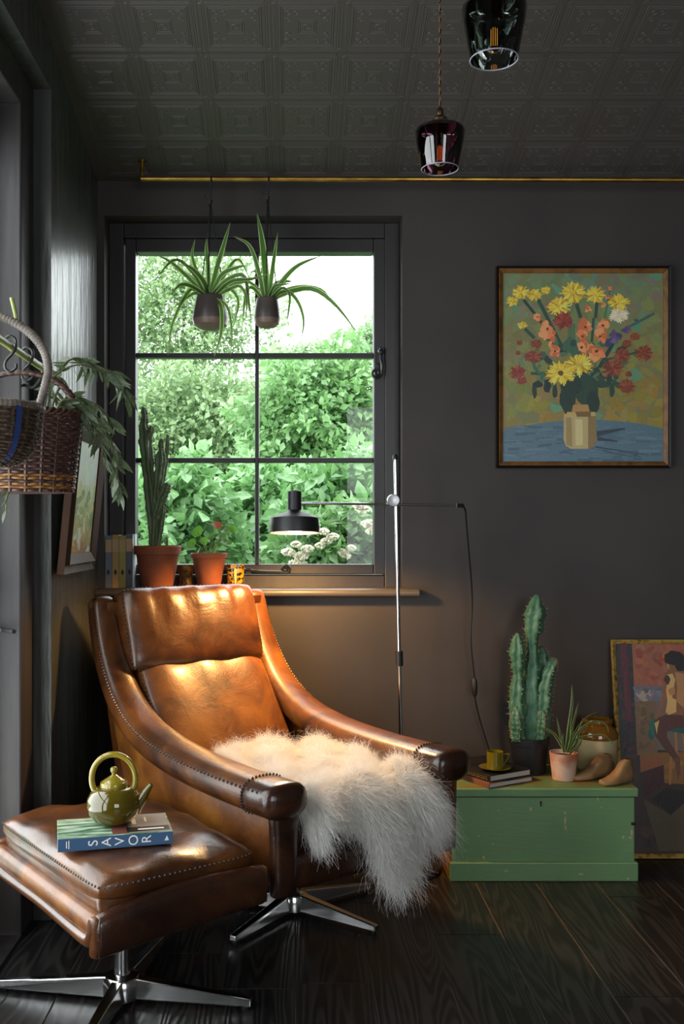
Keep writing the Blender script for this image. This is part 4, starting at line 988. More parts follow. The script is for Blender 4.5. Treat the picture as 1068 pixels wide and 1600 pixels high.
stem([(246,860,-.015),(250,830,-.015),(254,805,-.015),(255,790,-.015)], [3,4,3.5,3.5,2], 4, cp_, PYs, m_cactd, .005, .3)
stem([(260,858,-.02),(261,846,-.02),(260.5,839,-.02)], [1.2,1.4,.8], 4, cp_, PYs, m_cactd, .003, .1)
cl_, c2, _h = terracotta('potted_clover_plant', 'small round-leaved houseplant in the smaller terracotta pot on the sill', 326.5, 920, 865, 29, 17.5, PYs, 8, .002)
m_round = mat('dark_round_leaf', lin((58,92,44)), .4, translucent=(lin((110,170,60)), .4)); m_stalk = mat('pale_stalk', lin((140,160,80)), .5)
m_roundr = mat('red_edged_leaf', lin((140,70,45)), .5, translucent=(lin((200,90,50)), .4))
for x, y, r_, bx, q in ((299,848,8,322,0),(318,845,7.5,324,0),(308,830,10,323,0),(338,820,9,328,1),(345,838,9,330,0),(352,828,8,331,0),(364,827,7,333,0),(357,848,6,332,0),(330,838,7,327,0),(341,850,6,329,0),(350,845,5,330,0)):
    p = at(x, y, PYs+random.uniform(-.05,.03)); b0 = at(bx, 868, PYs)
    s = MB().tube(crom([b0, b0.lerp(p, .5)+Vector((0,0,.012)), p], 9), .0011, 5).build('stalk', m_stalk, cl_)
    rr_ = r_/F*PYs; n = Vector((random.uniform(-.5,.5), -.7, random.uniform(.2,.9))).normalized(); t1 = n.orthogonal().normalized(); t2 = n.cross(t1)
    g = MB(); pts = [p+rr_*(math.cos(t)*t1*1.0+math.sin(t)*t2*.9)+n*(.18*rr_*math.cos(2*t)) for t in [i/12*6.283 for i in range(12)]]
    g.add([p-n*.1*rr_]+pts, [(0,i+1,(i+1)%12+1) for i in range(12)]); g.build('leaf', m_roundr if q else m_round, cl_, smooth=80)
# brass tumbler with a face
m_oldbrass = mat('old_gilt_glass', lin((120,92,48)), .3, metal=.7, noise=(lin((52,44,34)), 30, 5, .4, .65)); 
tbc = Vector(((290-CX)/F*3.47, 3.47, SZ)); kt = F/3.47
tm = empty('gilt_tumbler', tbc, 'small gilt tumbler with embossed face between the terracotta pots', 'tumbler')
MB().lathe([(.019,0),(.021,.002),(.0215,.03),(.024,.055),(.0265,.060),(.0268,.080),(.0250,.082),(.0235,.06),(.001,.008)], tbc, 32).build('body', m_oldbrass, tm, smooth=40)
g = MB()
for dx in (-.006,.006):
    g.box((tbc.x+dx-.003, tbc.y-.0222, SZ+.016), (tbc.x+dx+.003, tbc.y-.019, SZ+.023))
g.build('face', m_black, tm, smooth=0, bevel=.001)
m_owl = mat('speckled_yellow_glaze', lin((172,132,30)), .15, noise=(lin((34,26,16)), 70, 3, .47, .55), coat=.5)
owc = Vector(((368-CX)/F*3.47, 3.47, SZ)); ow = empty('owl_mug', owc, 'speckled yellow and black ceramic owl-shaped pot on the sill', 'ornament')
b = MB(); rs = []
for z, s in ((0,.88),(.004,.94),(.03,.98),(.07,1.0),(.082,1.0)):
    rs.append([owc+Vector((.030*s*(abs(math.cos(t))**.7)*math.copysign(1,math.cos(t)), .027*s*(abs(math.sin(t))**.8)*math.copysign(1,math.sin(t)), z+(.007*abs(math.cos(t))**3 if z > .08 else 0))) for t in [i/32*6.283 for i in range(32)]])
rs.append([owc+(p-owc)*.9 for p in rs[-1]]); b.rings(rs).build('body', m_owl, ow, smooth=50)
MB().lathe([(.002,-.0275),(.0045,-.0275)], owc, 4).v
bk = MB().sweep([owc+Vector((0,-.0275,z)) for z in (.02,.04,.06,.07)], [Vector((1,0,0))]*4, [Vector((0,1,0))]*4, [.003,.0045,.0055,.004], [.002]*4, 2.2, 10); bk.build('beak', mat('cream_glaze', lin((210,180,110)), .2), ow, smooth=60)

# ------------------------------------------------------------------ pictures
def frame_box(root, x0, x1, z0, z1, w, d, m, y=0, outer=None, wo=0):
    """four mitred bars on the local xz plane, front at y"""
    out = [(x0,z0),(x1,z0),(x1,z1),(x0,z1)]; inn = [(x0+w,z0+w),(x1-w,z0+w),(x1-w,z1-w),(x0+w,z1-w)]
    for i in range(4):
        j = (i+1)%4; a, b, c, e = out[i], out[j], inn[j], inn[i]
        MB().hexa([(a[0],y-d,a[1]),(b[0],y-d,b[1]),(c[0],y-d*.55,c[1]),(e[0],y-d*.55,e[1]),(a[0],y,a[1]),(b[0],y,b[1]),(c[0],y,c[1]),(e[0],y,e[1])]).build('frame_bar', m, root, smooth=0, bevel=.0015, local=True)
PM = []
class Paint:
    """flat daubs of colour on a canvas in picture pixel coordinates"""
    def __init__(s, x0, y0, x1, y1, w, h): s.b = MB(); s.q = (x0,y0,x1,y1,w,h); s.cols = []; s.mats = []; s.dz = 0
    def mi(s, c):
        c = tuple(int(v/6)*6 for v in c)
        if c not in s.cols: s.cols.append(c); s.mats.append(mat('oil_%d_%d_%d' % c, tuple(min(.85, v*1.55) for v in lin(c)), .42, bump=(90,.35,None,.002)))
        return s.cols.index(c)
    def P(s, x, y):
        x0,y0,x1,y1,w,h = s.q; x = min(max(x,x0),x1); y = min(max(y,y0),y1); return Vector(((x-x0)/(x1-x0)*w-w/2, -.0002-s.dz, (y1-y)/(y1-y0)*h))
    def poly(s, pts, c):
        s.dz += 6e-7; s.b.add([s.P(*p) for p in pts], [tuple(range(len(pts)))], s.mi(c))
    def blob(s, x, y, rx, ry, c, n=11, j=.2, rot=0):
        ps = []
        for i in range(n):
            t = i/n*6.283; k_ = 1+random.uniform(-j,j); a, b = rx*k_*math.cos(t), ry*k_*math.sin(t); ps.append((x+a*math.cos(rot)-b*math.sin(rot), y+a*math.sin(rot)+b*math.cos(rot)))
        s.poly(ps, c)
    def stroke(s, x0, y0, x1, y1, w, c, w1=None):
        w1 = w if w1 is None else w1; dx, dy = x1-x0, y1-y0; l = math.hypot(dx,dy) or 1; nx, ny = -dy/l, dx/l
        s.poly([(x0+nx*w/2,y0+ny*w/2),(x1+nx*w1/2,y1+ny*w1/2),(x1-nx*w1/2,y1-ny*w1/2),(x0-nx*w/2,y0-ny*w/2)], c)
    def field(s, box, cols, n, r, fn=None):
        for _ in range(n):
            x, y = random.uniform(box[0],box[2]), random.uniform(box[1],box[3])
            c = fn(x,y) if fn else random.choice(cols); c = tuple(v+random.uniform(-9,9) for v in c)
            s.blob(x, y, r*random.uniform(.5,1.3), r*random.uniform(.3,.8), c, 8, .3, random.uniform(0,3.1))
    def mum(s, x, y, r, cols, n=34, ctr=None):
        s.blob(x, y, r*.8, r*.7, cols[0])
        for i in range(n):
            t = random.uniform(0,6.283); a = random.uniform(.1,.5)*r; e = random.uniform(.75,1.12)*r
            s.stroke(x+a*math.cos(t), y+a*.85*math.sin(t), x+e*math.cos(t), y+e*.85*math.sin(t), r*.16, random.choice(cols), r*.08)
        if ctr: s.blob(x, y, r*.2, r*.17, ctr)
def build_canvas(p, root):
    o = p.b.build('painted_canvas', p.mats, root, smooth=0, local=True); return o
m_frame = mat('brown_gilt_frame', lin((128,86,40)), .45, noise=(lin((86,56,28)), 30, 4, .4, .7)); m_framed = mat('dark_frame_edge', lin((24,19,16)), .45)
py = WY-.024; kp = F/py
fp = empty('flower_painting', ((912-CX)/kp, WY-.002, CH-(731-CY)/kp), 'framed oil painting of yellow, orange and red flowers in a stone jar', 'painting')
fp_w, fp_h = (1048-776)/kp, (731-415)/kp; ORG[fp.name] = Vector((0,0,0))
frame_box(fp, -fp_w/2, fp_w/2, 0, fp_h, .0085, .022, m_framed)
frame_box(fp, -fp_w/2+.0085, fp_w/2-.0085, .0085, fp_h-.0085, .0145, .019, m_frame)
pt = Paint(95,85,968,1112, fp_w-.042, fp_h-.042)
pt.poly([(95,85),(968,85),(968,1112),(95,1112)], (104,106,70))
def bgc(x, y):
    t = min(1, max(0, (y-150)/650)); a = (98,110,84); b = (128,112,52)
    if x < 250 and y > 480: b = (118,112,60)
    if random.random() < .10: return (86,120,100)
    return tuple(a[i]+(b[i]-a[i])*t for i in range(3))
pt.field((95,85,968,920), None, 420, 46, bgc)
tab = [(95,945)]+[(x, 882+.00028*(x-560)**2) for x in range(130,960,40)]+[(968,930),(968,1112),(95,1112)]
pt.poly(tab, (76,98,110))
for _ in range(130):
    x, y = random.uniform(95,968), random.uniform(915,1110); l = random.uniform(30,120); v = random.uniform(-14,14)
    pt.stroke(x-l/2, y+random.uniform(-6,6), x+l/2, y+random.uniform(-6,6), random.uniform(6,16), (74+v,96+v,110+v))
for x0,y0,x1,y1,w in ((600,960,760,930,30),(610,985,720,1000,22),(600,1030,900,1075,7),(640,1050,800,1085,6)): pt.stroke(x0,y0,x1,y1,w,(46,56,66),w*.3)
G = [(44,66,56),(58,84,66),(36,54,50),(76,98,70)]
for x0,y0,x1,y1,w in ((210,230,440,520,16),(290,230,430,510,20),(210,380,270,440,18),(490,230,520,330,20),(610,230,600,330,18),(680,170,650,330,12),(640,560,900,500,12),(740,400,920,305,14),(250,630,400,640,16),(330,560,430,600,20),(640,650,760,700,12),(700,460,620,600,20),(590,330,580,460,14),(470,360,470,520,40),(440,450,540,560,60),(560,560,560,700,90),(500,600,450,800,50),(600,600,640,680,30)):
    pt.stroke(x0,y0,x1,y1,w,random.choice(G))
for _ in range(70): pt.blob(random.uniform(260,760), random.uniform(420,700), random.uniform(14,34), random.uniform(8,20), random.choice(G), 8, .3, random.uniform(0,3))
for x,y,rx,ry in ((550,720,70,90),(450,770,50,80),(590,790,36,70),(470,700,60,50),(640,690,50,20),(690,720,16,40),(270,720,14,45),(340,700,20,40),(380,730,14,40),(290,690,30,18)): pt.blob(x,y,rx,ry,random.choice([(34,52,46),(40,62,50),(28,44,42)]),11,.15)
# jar
pt.poly([(430,850),(604,850),(607,1000),(590,1030),(560,1040),(470,1040),(440,1025),(427,990)], (156,138,96))
pt.poly([(560,860),(604,855),(607,1000),(590,1030),(560,1040)], (116,98,62)); pt.poly([(440,870),(470,870),(475,1030),(442,1020)], (134,116,76)); pt.poly([(490,880),(530,880),(532,1020),(492,1022)], (178,162,118))
pt.poly([(445,840),(600,840),(600,862),(445,862)], (166,138,84)); pt.poly([(480,800),(560,800),(570,842),(470,842)], (150,118,66)); pt.poly([(490,838),(575,838),(575,866),(500,866)], (104,78,42))
YL = [(186,158,48),(204,176,60),(160,124,32),(214,190,84)]; RD = [(122,48,42),(98,36,34),(142,66,52)]; OR = [(196,116,72),(206,132,88),(176,92,54)]; RU = [(116,58,40),(98,46,34),(134,74,52)]; VI = [(84,70,110),(100,84,130),(64,56,90)]; WH = [(196,182,150),(176,160,126),(206,196,170)]
for x,y,r in ((150,240,34),(195,190,46),(270,205,40),(330,180,28),(480,195,72),(600,205,56),(400,270,64),(725,250,58),(205,370,26)): pt.mum(x,y,r,YL,40)
for x,y,r in ((425,345,60),(180,625,46),(200,670,30)): pt.mum(x,y,r,RD,34)
pt.mum(725,315,54,WH,34)
for x,y,r in ((340,390,48),(350,450,40),(380,510,40),(285,325,28),(545,380,46),(530,430,44),(525,490,52),(640,370,46),(625,430,44),(605,510,58),(560,280,22),(645,260,18),(680,170,14),(665,215,14)):
    for _ in range(9): pt.blob(x+random.uniform(-.6,.6)*r, y+random.uniform(-.6,.6)*r, r*random.uniform(.3,.6), r*random.uniform(.25,.45), random.choice(OR), 8, .3, random.uniform(0,3))
    pt.blob(x, y, r*.16, r*.14, (92,44,34))
for x,y,r in ((265,540,50),(280,470,34),(190,465,18),(180,520,16),(740,535,48),(695,605,60),(860,520,52),(770,700,48),(780,635,20),(815,430,30),(770,470,28)): pt.mum(x,y,r,RU,34)
for x,y,r in ((770,385,32),(710,430,38),(680,470,34),(820,345,14),(880,318,12)):
    for _ in range(7): pt.blob(x+random.uniform(-.6,.6)*r, y+random.uniform(-.6,.6)*r, r*.45, r*.3, random.choice(VI), 8, .3, random.uniform(0,3))
pt.mum(410,630,76,YL,70,(90,66,24)); pt.mum(510,585,72,YL,70,(168,150,70))
for x0,y0,x1,y1 in ((806,1066,810,1090),(815,1072,830,1070),(822,1066,820,1088),(832,1078,845,1090),(806,1094,850,1098)): pt.stroke(x0,y0,x1,y1,3,(24,28,30))
cv_ = build_canvas(pt, fp)
for v in cv_.data.vertices: v.co += Vector((0,-.006,.021))

# leaning painting of a seated figure
m_giltf = mat('speckled_gilt_frame', lin((206,166,84)), .4, metal=.3, noise=(lin((110,80,40)), 60, 4, .48, .68))
npb = at(969, 1341, 3.352); ntop = at(961.5, 1000, 3.455); nh = math.hypot(ntop.y-npb.y, ntop.z); nw = .56
nroot = empty('figure_painting', (npb.x+nw/2, npb.y+.006, 0), 'gilt-framed oil painting of a seated nude leaning on the wall beside the trunk', 'painting'); ORG[nroot.name] = Vector((0,0,0))
nroot.rotation_euler = (-math.atan2(ntop.y-npb.y, ntop.z), 0, R(.0))
frame_box(nroot, -nw/2, nw/2, 0, nh, .014, .020, m_giltf)
q = Paint(110,95,1060,1430, nw-.026, nh-.026)
q.poly([(110,95),(1060,95),(1060,1430),(110,1430)], (44,34,32))
q.poly([(215,95),(1060,95),(1060,380),(215,380)], (128,74,56)); q.field((240,100,1060,360), [(132,76,58),(118,66,50),(140,84,62)], 140, 34)
q.poly([(110,95),(215,95),(215,860),(110,860)], (40,36,40)); q.field((120,100,205,840), [(46,40,44),(66,32,36),(36,34,40)], 60, 26)
q.poly([(140,95),(180,95),(195,600),(160,600)], (74,34,38))
q.poly([(215,370),(560,370),(560,470),(215,470)], (92,88,92)); q.blob(280,430,50,36,(140,124,108)); q.field((220,375,400,465), [(100,98,104),(80,76,82)], 24, 16)
q.poly([(215,470),(340,470),(340,800),(215,815)], (96,74,54)); q.field((225,480,330,790), [(98,74,52),(86,64,48)], 30, 22)
q.poly([(340,470),(1060,470),(1060,830),(340,780)], (92,80,76)); q.field((600,480,1060,800), [(104,74,60),(88,66,58)], 50, 30)
q.poly([(230,800),(1060,780),(1060,1040),(380,1040),(230,920)], (110,76,40)); q.field((380,850,1060,1010), [(128,92,42),(112,76,36)], 50, 26)
q.poly([(240,920),(372,875),(372,990),(250,1080)], (58,26,24)); q.poly([(230,850),(340,830),(380,870),(240,915)], (120,70,44))
q.poly([(250,1080),(372,990),(1060,1030),(1060,1430),(110,1430),(110,860),(225,860),(240,1080)], (52,38,32)); q.field((240,1080,1060,1420), [(50,38,34),(66,50,38),(42,32,30)], 90, 46)
q.poly([(240,1090),(320,1415),(480,1410),(700,1120),(520,1060),(400,1190)], (74,60,44)); q.poly([(290,1090),(380,1020),(560,1050),(400,1190)], (34,24,24))
# stool and cloth
for x0,y0,x1,y1 in ((455,660,455,820),(500,660,520,1010),(420,810,405,1000),(620,660,680,1010)): q.stroke(x0,y0,x1,y1,14,(140,92,48))
q.poly([(330,585),(300,620),(285,690),(305,722),(330,690),(420,660),(560,690),(680,660),(640,590),(480,580)], (26,72,66)); q.blob(320,640,26,50,(32,84,76))
# figure: torso, arm, legs, head with dark hair
sk = (176,140,86); shd = (112,72,48); dk = (72,46,38)
q.poly([(405,285),(440,268),(500,262),(580,300),(600,420),(570,560),(500,585),(400,565),(385,540),(410,470),(400,380)], shd)
q.poly([(420,300),(455,290),(470,330),(450,420),(440,470),(420,540),(400,545),(415,470),(410,380)], sk); q.poly([(430,440),(470,460),(465,540),(410,560),(420,500)], sk)
q.blob(445,405,22,26,(150,106,66)); q.poly([(470,280),(570,300),(590,420),(520,520),(470,470),(480,380)], (146,104,66))
q.poly([(405,300),(425,310),(405,440),(365,560),(345,590),(338,570),(360,510),(388,430),(390,340)], (120,76,52)); q.blob(420,330,18,30,(64,42,40))
q.poly([(345,580),(400,555),(520,560),(600,590),(580,650),(470,640),(405,660),(400,700),(470,830),(465,860),(440,850),(380,770),(330,690),(325,630)], dk)
q.poly([(330,610),(360,590),(345,650),(340,680)], sk); q.poly([(440,830),(475,830),(470,930),(455,965),(446,920)], (86,54,42)); q.poly([(500,560),(600,520),(660,560),(600,620),(520,610)], (100,62,46))
q.poly([(418,215),(440,190),(480,200),(490,250),(455,282),(428,272),(420,245)], shd); q.poly([(424,225),(438,215),(436,262),(426,258)], (150,112,76))
q.blob(470,190,62,48,(34,26,26),14,.08); q.blob(505,230,34,46,(32,24,26),12,.1); q.poly([(408,190),(430,165),(440,185),(415,225)], (36,28,28))
co = build_canvas(q, nroot)
for v in co.data.vertices: v.co += Vector((0,-.006,.013))

# picture on the left wall, hung tilting forward
m_walnut = mat('walnut_moulding', lin((74,46,27)), .6, spec=.25, noise=(lin((44,27,17)), 12, 5, .4, .7, (1,1,.2)))
lp = empty('landscape_picture', (WX+.012, 3.045, .978), 'small wooden framed landscape picture hanging on the side wall', 'painting'); ORG[lp.name] = Vector((0,0,0))
lp.rotation_euler = (R(5.5), 0, R(90))
lw, lh_ = .43, .45
frame_box(lp, -lw/2, lw/2, 0, lh_, .030, .022, m_walnut); frame_box(lp, -lw/2+.028, lw/2-.028, .028, lh_-.028, .030, .030, m_walnut)
q = Paint(0,0,100,100, lw-.10, lh_-.10); q.poly([(0,0),(100,0),(100,100),(0,100)], (150,160,140))
def lc(x,y): 
    if y < 40: return (150,162,150)
    if y < 65: return (140,148,96)
    return (128,116,62) if y < 88 else (120,84,50)
q.field((0,0,100,100), None, 220, 8, lc)
for _ in range(40): q.blob(random.uniform(0,100), random.uniform(45,75), 7, 3, random.choice([(96,112,62),(112,122,70),(84,98,60)]))
co = build_canvas(q, lp)
for v in co.data.vertices: v.co += Vector((0,-.012,.05))

# ------------------------------------------------------------------ pole, baskets and olive branches by the garden door
m_bamboo = mat('green_bamboo', lin((150,158,86)), .4, noise=(lin((120,124,62)), 8, 4, .4, .7, (4,.6,4)))
pole = empty('bamboo_pole', (-.634, 2.0, 1.52), 'pale green bamboo pole carrying the baskets in front of the garden door', 'pole')
pl_ = MB(); a = Vector((-.634,1.05,1.528)); b = Vector((-.634,2.53,1.512)); n = 60
pl_.tube([a.lerp(b, i/n) for i in range(n+1)], [.0085*(1.16 if i % 12 == 0 else 1) for i in range(n+1)], 10); pl_.build('cane', m_bamboo, pole, smooth=60)
for y in (1.15, 2.5):
    MB().tube(crom([(FXD+.001, y, 1.50), (-.69, y, 1.485), (-.645, y, 1.49), (-.628, y, 1.503), (-.622, y, 1.522)] if y < 2 else [(FXD+.001, 2.72, 1.50), (-.70, 2.66, 1.485), (-.65, 2.54, 1.488), (-.634, 2.50, 1.500), (-.620,2.49,1.52)], 14), .004, 8).build('bracket', m_black, pole)
tw = MB().tube([at(27,512,2.2), at(24,490,2.2), at(18,465,2.2)], .0045, 8); tw.build('twig', m_bamboo, pole)
m_wick = mat('dark_wicker', lin((62,40,36)), .45, noise=(lin((92,62,50)), 60, 3, .4, .7)); m_wickg = mat('golden_wicker', lin((150,104,52)), .45, noise=(lin((104,68,36)), 60, 3, .4, .7))
m_cane = mat('grey_cane', lin((122,112,104)), .45, noise=(lin((84,72,64)), 50, 3, .4, .7)); m_rush = mat('brown_rush_weave', lin((84,66,48)), .7, noise=(lin((44,34,28)), 90, 4, .4, .65), bump=(140,.5)); m_blue = mat('blue_stripe', lin((30,56,112)), .6)
def woven(root, c, prof, rows, stakes, depth, r, matrow, amp=.0035, flat=1.0):
    """prof(f) -> (half width, height)"""
    groups = {}
    for i in range(rows):
        f = (i+.5)/rows; w, z = prof(f); n = stakes*4; pts = []
        for j in range(n):
            t = 2*math.pi*j/n; wob = amp*math.cos(t*stakes/1+math.pi*(i % 2))
            pts.append(c+Vector(((w+wob)*math.cos(t), (w*depth+wob)*math.sin(t), z+.001*math.sin(t*stakes/2))))
        groups.setdefault(matrow(i), MB()).tube(pts, r, 5, loop=True)
    for m_, b_ in groups.items(): o = b_.build('weave', m_, root, smooth=70); o['kind'] = 'stuff'
    b_ = MB()
    for j in range(stakes):
        t = 2*math.pi*(j+.5)/stakes; b_.tube([c+Vector((prof(f)[0]*math.cos(t), prof(f)[0]*depth*math.sin(t), prof(f)[1])) for f in (0,.25,.5,.75,1)], r*1.1, 5)
    b_.build('stakes', matrow(rows-1), root, smooth=70)
# dark basket
by = 2.36; c = at(32, 770, by); H = (770-652)/F*by; wt, wbm = 93/F*by, 80/F*by
bk2 = empty('wicker_basket', (c.x, c.y, c.z), 'dark wicker basket with golden base bands hanging from the bamboo pole', 'basket', 'hanging baskets')
woven(bk2, c, lambda f: (wbm+(wt-wbm)*f, H*f), 26, 22, .72, .0034, lambda i: m_wickg if i in (1,2,4,5) else m_wick)
MB().lathe([(wbm*.3,0),(wbm,0),(wbm,.004),(wbm*.3,.004)], c, 36, M=Matrix(((1,0,0),(0,.72,0),(0,0,1)))).build('bottom', m_wick, bk2)
rm = MB()
for s in range(3):
    rm.tube([c+Vector(((wt+.004*math.cos(t*16+s*2.1))*math.cos(t), (wt+.004*math.cos(t*16+s*2.1))*.72*math.sin(t), H+.006+.006*math.sin(t*16+s*2.1))) for t in [i/140*2*math.pi for i in range(140)]], .0045, 6, loop=True)
rm.build('rim', m_wick, bk2, smooth=70)
hn_ = MB(); apex = 1.478-c.z
for s in range(3):
    pts = []
    for i in range(61):
        t = math.pi*i/60; q = Vector((-wt*.92*math.cos(t), 0, H+(apex-H)*math.sin(t)**.8)); k_ = i*.8+s*2.1
        pts.append(c+q+Vector((.005*math.cos(k_), .005*math.sin(k_), .002*math.sin(k_))))
    hn_.tube(pts, .0055, 6)
hn_.build('handle', m_wick, bk2, smooth=70)
# grey cane basket, nearer
by = 2.06; c1 = at(-22, 728, by); H1 = (728-640)/F*by; w1 = 84/F*by
bk1 = empty('trug_basket', (c1.x, c1.y, c1.z), 'round brown rush basket with grey cane handle and blue stripe at the left edge', 'basket', 'hanging baskets')
pf = lambda f: (w1*(.22+.78*math.sin(math.pi/2*min(1, f*1.02))**.75), H1*(1-math.cos(math.pi/2*f)) if f < 1 else H1)
prof_ = [(pf(i/14)[0], pf(i/14)[1]) for i in range(15)]
bl_ = MB().lathe([(.001,0)]+prof_+[(prof_[-1][0]*.93,H1)]+[(r_*.93, z+.006) for r_, z in prof_[::-1][1:]], c1, 40, cap=False); bl_.build('bowl', m_rush, bk1, smooth=60)
woven(bk1, c1, lambda f: (pf(f)[0]+.002, pf(f)[1]), 20, 20, 1.0, .003, lambda i: m_rush, amp=.002)
st_ = MB(); pts = []
for dx in (-.0065, .0065):
    for i in range(12):
        f = .12+.88*i/11; r_, z = pf(f); t = R(-40)+dx/max(r_,.02)*1.0; pts.append(c1+Vector(((r_+.0065)*math.cos(t), (r_+.0065)*math.sin(t), z)))
st_.add(pts, [(i, i+12, i+13, i+1) for i in range(11)]); st_.build('stripe', m_blue, bk1, smooth=70)
def wrapped(path, r, m_, name, root, n=150):
    P = crom(path, n); MB().tube(P, [r*(1+.10*math.sin(i*2.1)) for i in range(n)], 10).build(name, m_, root, smooth=70)
rimp = [c1+Vector((w1*math.cos(t), w1*math.sin(t), H1+.004)) for t in [i/48*2*math.pi for i in range(49)]]
wrapped(rimp, .0085, m_cane, 'rim', bk1, 220)
ap = 1.541+.009-c1.z
hp2 = [c1+Vector((w1*q, 0, H1+(ap-H1)*z)) for q, z in ((.98,0),(1.10,.25),(1.16,.42),(1.08,.62),(.84,.80),(.5,.93),(.15,1.0),(-.15,1.0),(-.5,.93),(-.84,.80),(-1.08,.62),(-1.16,.42),(-1.10,.25),(-.98,0))]
wrapped(hp2, .0090, m_cane, 'handle', bk1, 240)
# S-hooks on the pole
for lab_, y, x in (('black iron S-hook holding the dark wicker basket', 2.36, -.634), ('spare black iron S-hook on the bamboo pole above the wicker basket rim', 2.22, -.634)):
    P = crom([(x-.012,y,1.515),(x-.010,y,1.532),(x,y,1.5375),(x+.0115,y,1.530),(x+.012,y,1.512),(x+.003,y,1.497),(x-.010,y,1.482),(x-.011,y,1.466),(x,y,1.4585),(x+.012,y,1.466),(x+.013,y,1.476)], 44)
    o = MB().tube(P, .0032, 7).build('hanging_hook', m_black, smooth=60); tag(o, lab_, 'hook', 'hooks on the bamboo pole')
m_ol = mat('olive_leaf', lin((66,80,56)), .45, noise=(lin((112,122,98)), 14, 2, .45, .7), translucent=(lin((110,130,80)), .2)); m_bark = mat('grey_green_twig', lin((96,100,70)), .6)
ol_src = None
def olive(label, pix, nleaf, len_px, spread=1.0, group='olive branches in the basket'):
    global ol_src
    P = crom([at(x, y, Y) for x, y, Y in pix], 40)
    root = empty('olive_branch', P[0], label, 'branch', group)
    MB().tube(P, [.0030*(1-.7*i/39)+.0004 for i in range(40)], 6).build('stem', m_bark, root, smooth=70)
    for i in range(nleaf):
        f = .12+.88*i/(nleaf-1); p = P[min(39, int(f*39))]; t = (P[min(39,int(f*39)+1)]-P[max(0,int(f*39)-1)]).normalized()
        d = (t*.45+Vector((random.uniform(-.8,.8)*spread, random.uniform(-.7,.7)*spread, -.55+random.uniform(-.5,.45)))).normalized()
        if ol_src is None:
            n_ = 9; ws = [.001,.065,.105,.125,.125,.11,.08,.04,.002]
            b_ = MB().ribbon([Vector((j/8,0,-.05*math.sin(j/8*3))) for j in range(n_)], ws, (0,1,0), .25)
            ol_src = b_.build('leaf', m_ol, root, smooth=80, local=True); o = ol_src
        else: o = shared('leaf', ol_src, root, (0,0,0))
        o.location = p-P[0]; q = d.to_track_quat('X','Z'); o.rotation_euler = (q @ Matrix.Rotation(random.uniform(0,6.28),3,'X').to_quaternion()).to_euler()
        s = len_px*random.uniform(.7,1.2)/F*p.y; o.scale = (s,s,s)
olive('olive branch arching highest towards the window', [(70,655,2.36),(85,590,2.40),(115,560,2.44),(150,572,2.48),(185,588,2.52),(197,625,2.52)], 46, 38)
olive('olive branch drooping longest, hanging down past the sill books', [(75,655,2.36),(95,605,2.38),(125,630,2.42),(158,660,2.45),(178,700,2.47),(184,745,2.48),(186,768,2.48)], 44, 34, .8)
olive('olive branch with upright thin tip above the basket rim', [(60,655,2.34),(70,610,2.36),(95,580,2.38),(130,570,2.42),(165,585,2.46)], 16, 28)
olive('short olive branch spilling over the basket corner', [(80,655,2.32),(100,625,2.33),(125,640,2.35),(150,670,2.38),(165,715,2.4)], 36, 34)
olive('leafy olive branch low behind the basket corner', [(85,655,2.42),(105,620,2.46),(135,625,2.50),(160,640,2.54),(178,665,2.56)], 34, 34)
olive('small olive sprig hanging below the dark basket', [(14,765,2.30),(10,780,2.30),(9,797,2.30)], 7, 20, .8)

# ------------------------------------------------------------------ garden outside the window
m_lawn = mat('lawn', lin((60,96,46)), .9)
g = MB().box((-9,WY+.4,-.6), (9,30,-.35)); structure('ground', g, m_lawn, smooth=0)
def leafmat(n, c, c2, tr, f=.28): return mat(n, lin(c), .4, noise=(lin(c2), 3.5, 4, .35, .65), translucent=(lin(tr), f))
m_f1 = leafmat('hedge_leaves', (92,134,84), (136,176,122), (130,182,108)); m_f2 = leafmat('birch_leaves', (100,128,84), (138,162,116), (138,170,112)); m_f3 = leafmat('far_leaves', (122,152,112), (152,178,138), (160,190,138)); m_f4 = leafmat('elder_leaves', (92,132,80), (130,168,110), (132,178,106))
m_core = mat('shade_green_core', lin((66,98,58)), .9); m_trunk = mat('tree_bark', lin((110,96,80)), .8); m_elder = mat('elder_blossom', lin((226,222,196)), .7)
def leaf_cloud(n, c, rad, size, shell=.55, asp=.62, front=True):
    """n folded leaves in an ellipsoid shell"""
    d = rng.normal(0,1,(n,3)); 
    if front: d[:,1] = -np.abs(d[:,1])*.9+rng.normal(0,.25,n)
    d /= np.linalg.norm(d,axis=1,keepdims=True)
    lump = 1+.13*np.sin(d[:,0]*7+d[:,2]*5+c[0]*9)+.09*np.sin(d[:,2]*11-d[:,0]*6)
    r = (shell+(1-shell)*rng.random(n))*lump
    p = np.array(c)+d*np.array(rad)*r[:,None]
    ax = d*.6+rng.normal(0,.7,(n,3)); ax[:,2] -= .35; ax /= np.linalg.norm(ax,axis=1,keepdims=True)
    up = rng.normal(0,.6,(n,3))+np.array([0,-.5,.8]); sd = np.cross(ax,up); sd /= np.linalg.norm(sd,axis=1,keepdims=True)+1e-9; nn = np.cross(sd,ax)
    s = size*(.6+.8*rng.random(n))[:,None]
    V = np.stack([p, p+ax*s*.45-sd*s*asp/2+nn*s*.10, p+ax*s*.45, p+ax*s*.45+sd*s*asp/2+nn*s*.10, p+ax*s], 1)
    i = np.arange(n)*5
    T = np.concatenate([np.stack([i,i+2,i+1],1), np.stack([i,i+3,i+2],1), np.stack([i+1,i+2,i+4],1), np.stack([i+2,i+3,i+4],1)])
    return V.reshape(-1,3), T, p, ax, nn, s
